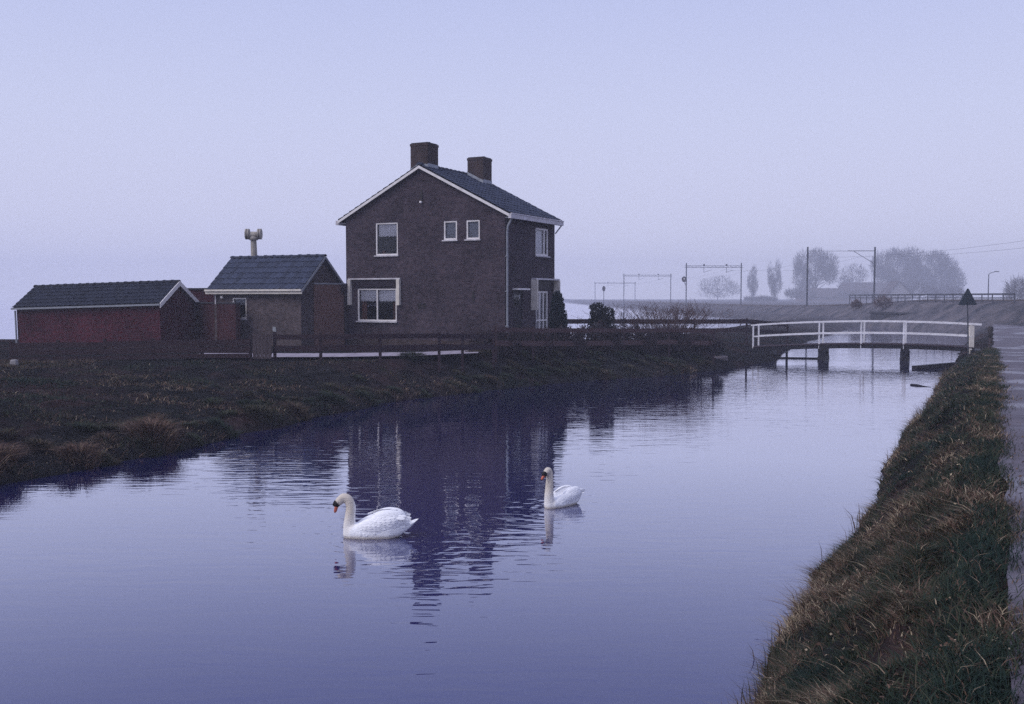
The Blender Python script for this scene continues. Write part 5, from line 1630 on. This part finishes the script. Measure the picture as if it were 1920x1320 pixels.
def swan(label, loc, rz, neck, neck_r, head_c, head_pitch, bill, scale=1.0, bz=1.0):
    t = thing('swan', loc, label, 'swan', 'white swans on the canal', rz=rz)
    t.scale = (scale,) * 3
    mb = MB()
    # hull, lofted along the body: (x, bottom, top, half width)
    secs = [(0.385, 0.02, 0.08, 0.02), (0.36, -0.02, 0.14, 0.075), (0.30, -0.05, 0.19, 0.125), (0.20, -0.07, 0.20, 0.15), (0.08, -0.08, 0.225, 0.17), (-0.08, -0.08, 0.26, 0.175),
            (-0.22, -0.06, 0.29, 0.18), (-0.34, 0.0, 0.275, 0.14), (-0.42, 0.06, 0.215, 0.095), (-0.50, 0.13, 0.215, 0.06), (-0.57, 0.205, 0.245, 0.02)]
    ns = 20
    o0 = len(mb.v)
    for (x, zb, zt, hw) in secs:
        zc, hh = (zb + zt) / 2, (zt - zb) / 2
        for k in range(ns):
            a = 2 * math.pi * k / ns
            ca, sa = math.cos(a), math.sin(a)
            mb.v.append((x, hw * math.copysign(abs(ca) ** 0.85, ca), zc + hh * math.copysign(abs(sa) ** 0.85, sa)))
    for i in range(len(secs) - 1):
        for k in range(ns):
            mb.f.append((o0 + i * ns + k, o0 + i * ns + (k + 1) % ns, o0 + (i + 1) * ns + (k + 1) % ns, o0 + (i + 1) * ns + k))
    mb.f.append(tuple(o0 + k for k in range(ns - 1, -1, -1)))
    mb.f.append(tuple(o0 + (len(secs) - 1) * ns + k for k in range(ns)))
    # folded wings arched over the back
    for sy in (-1, 1):
        ellip(mb, (-0.05, sy * 0.11, 0.185), (0.32, 0.08, 0.13), R(16), yaw=R(-5 * sy))
        ellip(mb, (-0.20, sy * 0.095, 0.265), (0.23, 0.075, 0.13), R(6), yaw=R(4 * sy))
        ellip(mb, (-0.33, sy * 0.07, 0.235), (0.14, 0.06, 0.10), R(-22))
    mb.v = [(p_[0], p_[1], p_[2] * bz if p_[2] > 0 else p_[2]) for p_ in mb.v]
    ellip(mb, (0.30, 0, 0.06), (0.10, 0.10, 0.13), 0)
    # neck and head
    cl = bez(neck, 10)
    rr = np.interp(np.linspace(0, 1, len(cl)), np.linspace(0, 1, len(neck_r)), neck_r)
    mb.tube(cl, list(rr), 14)
    ellip(mb, head_c, (0.085, 0.052, 0.058), head_pitch)
    me = bpy.data.meshes.new('body')
    me.from_pydata(mb.v, [], mb.f)
    tmp = bpy.data.objects.new('body', me)
    col.objects.link(tmp)
    md = tmp.modifiers.new('r', 'REMESH'); md.mode = 'VOXEL'; md.voxel_size = 0.011
    sm_ = tmp.modifiers.new('s', 'SMOOTH'); sm_.factor = 0.5; sm_.iterations = 7
    dg = bpy.context.evaluated_depsgraph_get()
    ev = bpy.data.meshes.new_from_object(tmp.evaluated_get(dg))
    bpy.data.objects.remove(tmp)
    ev.name = 'body'
    ev.shade_smooth()
    co = np.empty(len(ev.vertices) * 3, np.float32); ev.vertices.foreach_get('co', co); co = co.reshape(-1, 3)
    # stain follows the neck: distance to its centre line, fading down towards the breast
    C_ = np.array([tuple(p_) for p_ in cl] + [head_c])
    dist = np.min(np.linalg.norm(co[:, None, :] - C_[None, :, :], axis=2), axis=1)
    tint = sst(0.13 - dist, 0.0, 0.03) * (0.35 + 0.65 * sst(co[:, 2], 0.04, 0.40)) * sst(co[:, 0], 0.22, 0.27)
    below = 0.75 * (1 - sst(co[:, 2], 0.0, 0.07))
    at_ = ev.attributes.new('tint', 'FLOAT', 'POINT'); at_.data.foreach_set('value', np.clip(np.maximum(tint * 0.75, below), 0, 1).astype(np.float32))
    ev.materials.clear(); ev.materials.append(M['swan_feather'])
    bo = bpy.data.objects.new('body', ev); col.objects.link(bo); bo.parent = t
    from mathutils.bvhtree import BVHTree
    bvh = BVHTree.FromPolygons([tuple(c_) for c_ in co.tolist()], [tuple(p_.vertices) for p_ in ev.polygons])
    # long wing feathers laid over the back, tail feathers
    def feather(mb_, a, b_, wd, nrm):
        a, b_ = Vector(a), Vector(b_); d = b_ - a; s_ = d.cross(Vector(nrm)).normalized() * wd; up_ = Vector(nrm).normalized()
        k_ = len(mb_.v)
        for u, f_ in ((0, 0.35), (0.3, 0.9), (0.65, 1.0), (0.88, 0.7), (1.0, 0.1)):
            c = a + d * u
            mb_.v += [tuple(c - s_ * f_ - up_ * wd * 0.3), tuple(c + up_ * wd * 0.15), tuple(c + s_ * f_ - up_ * wd * 0.3)]
        for i in range(4):
            mb_.f += [(k_ + 3 * i, k_ + 3 * i + 1, k_ + 3 * i + 4, k_ + 3 * i + 3), (k_ + 3 * i + 1, k_ + 3 * i + 2, k_ + 3 * i + 5, k_ + 3 * i + 4)]
    for sy in (-1, 1):
        f_ = MB()
        for k in range(9):       # raised scapulars along the crest of the wing
            u = k / 8
            x = 0.02 - 0.32 * u
            z = np.interp(x, [-0.42, -0.3, -0.2, -0.1, 0.05], [0.26, 0.345, 0.385, 0.375, 0.315]) * bz
            feather(f_, (x + 0.06, sy * (0.10 - 0.03 * u), z - 0.015), (x - 0.10, sy * (0.085 - 0.05 * u), z + 0.012 - 0.06 * u * u + random.uniform(-0.008, 0.016)), 0.024, (0.1, sy * 0.55, 1))
        for row in range(6):     # overlapping coverts, then longer quills towards the tail
            nf = 11
            for k in range(nf):
                x = 0.22 - 0.60 * k / (nf - 1) + 0.02 * (row % 2)
                zc = np.interp(x, [-0.42, -0.25, -0.05, 0.12, 0.24], [0.30, 0.37, 0.34, 0.25, 0.16]) - 0.034 * row - 0.02
                zc *= bz
                if zc < 0.06 + (0.10 * bz if x < -0.3 else 0):
                    continue
                hit, nr, _i, _d = bvh.ray_cast(Vector((x, sy * 0.6, zc)), Vector((0, -sy, 0)))
                if hit is None:
                    continue
                ln = 0.085 + 0.05 * (k / nf) + random.uniform(-0.01, 0.015)
                h2, n2, _i, _d = bvh.ray_cast(Vector((x - ln, sy * 0.6, zc - 0.012)), Vector((0, -sy, 0)))
                e2 = (h2 + n2 * random.uniform(0.004, 0.011)) if h2 is not None else hit + Vector((-ln, 0, -0.012))
                feather(f_, hit - nr * 0.004, e2, 0.021 + random.uniform(-0.003, 0.004), nr)
        f_.build('wing_feathers', 'feather_white', t, smooth=True)
    f_ = MB()
    for k in range(7):
        y_ = (k - 3) * 0.012
        feather(f_, (-0.44, y_, 0.15 * bz), (-0.60 + abs(k - 3) * 0.012, y_ * 1.9, 0.245 * bz - abs(k - 3) * 0.006), 0.016, (0.5, 0, 1))
    f_.build('tail', 'feather_white', t, smooth=True)
    # bill: orange with black base, knob and lores
    b0_, b1_ = Vector(bill[0]), Vector(bill[1])
    d = (b1_ - b0_)
    bb = MB(); bb.tube([b0_, b0_ + d * 0.4, b0_ + d * 0.8, b1_], [0.030, 0.025, 0.021, 0.009], 10); bo_ = bb.build('bill', 'swan_bill', t, smooth=True)
    hc = Vector(head_c)
    fw_ = d.normalized()
    upn = Vector((fw_.z, 0, -fw_.x)); upn = -upn if upn.dot(Vector((0.5, 0, 1))) < 0 else upn
    bb = MB(); ellip(bb, tuple(b0_ + upn * 0.018 + fw_ * 0.004), (0.040, 0.030, 0.034), 0, 8, 12); bb.build('bill_knob', 'swan_black', bo_, smooth=True)
    bb = MB(); bb.tube([b0_ - d * 0.42 + upn * 0.012, b0_ - d * 0.16 + upn * 0.008, b0_ + d * 0.06, b0_ + d * 0.26], [0.036, 0.050, 0.046, 0.026], 12); bb.build('bill_base', 'swan_black', bo_, smooth=True)
    bb = MB(); bb.tube([b1_ - d * 0.13, b1_ + d * 0.02], [0.0155, 0.006], 8); bb.build('bill_nail', 'swan_black', bo_, smooth=True)
    for sy in (-1, 1):
        bb = MB(); e_ = hc + fw_ * 0.03 + upn * 0.012; ellip(bb, (e_.x, sy * 0.042, e_.z), (0.009, 0.006, 0.009), 0, 6, 8); bb.build('eye', 'swan_black', t, smooth=True)
    return t

s1p = on_water(700, 1006)
swan('nearer larger swan with its head bent down towards the water', (s1p.x, s1p.y, 0), math.pi + R(4),
     [(0.30, 0, 0.04), (0.315, 0, 0.16), (0.305, 0, 0.29), (0.295, 0, 0.41), (0.33, 0, 0.505), (0.385, 0, 0.535), (0.43, 0, 0.515)],
     [0.105, 0.082, 0.070, 0.065, 0.062, 0.056, 0.050], (0.435, 0, 0.495), R(48), ((0.478, 0, 0.44), (0.507, 0, 0.33)), 1.0, 0.95)
s2p = on_water(1052, 947)
swan('further swan holding its neck upright, right of the house reflection', (s2p.x, s2p.y, 0), math.pi + R(48),
     [(0.29, 0, 0.04), (0.32, 0, 0.18), (0.315, 0, 0.34), (0.305, 0, 0.49), (0.31, 0, 0.59), (0.345, 0, 0.64), (0.39, 0, 0.63)],
     [0.105, 0.082, 0.070, 0.062, 0.060, 0.058, 0.052], (0.385, 0, 0.618), R(30), ((0.445, 0, 0.58), (0.52, 0, 0.505)), 0.9, 0.76)

# ================================================================== HAZE
hb = MB(); hb.box(-1020, 1020, -320, 1120, -2.0, 42.0)
me = bpy.data.meshes.new('haze'); me.from_pydata(hb.v, [], hb.f); me.update()
hm = bpy.data.materials.new('haze_air'); hm.use_nodes = True
n_, l_ = hm.node_tree.nodes, hm.node_tree.links
n_.remove(n_['Principled BSDF'])
pv_ = n_.new('ShaderNodeVolumePrincipled')
pv_.inputs['Color'].default_value = (0.87, 0.89, 1.0, 1)
pv_.inputs['Density'].default_value = 0.0013
pv_.inputs['Anisotropy'].default_value = 0.0
l_.new(pv_.outputs[0], n_['Material Output'].inputs['Volume'])
me.materials.append(hm)
ho = bpy.data.objects.new('haze', me); col.objects.link(ho)
tag(ho, kind='stuff')
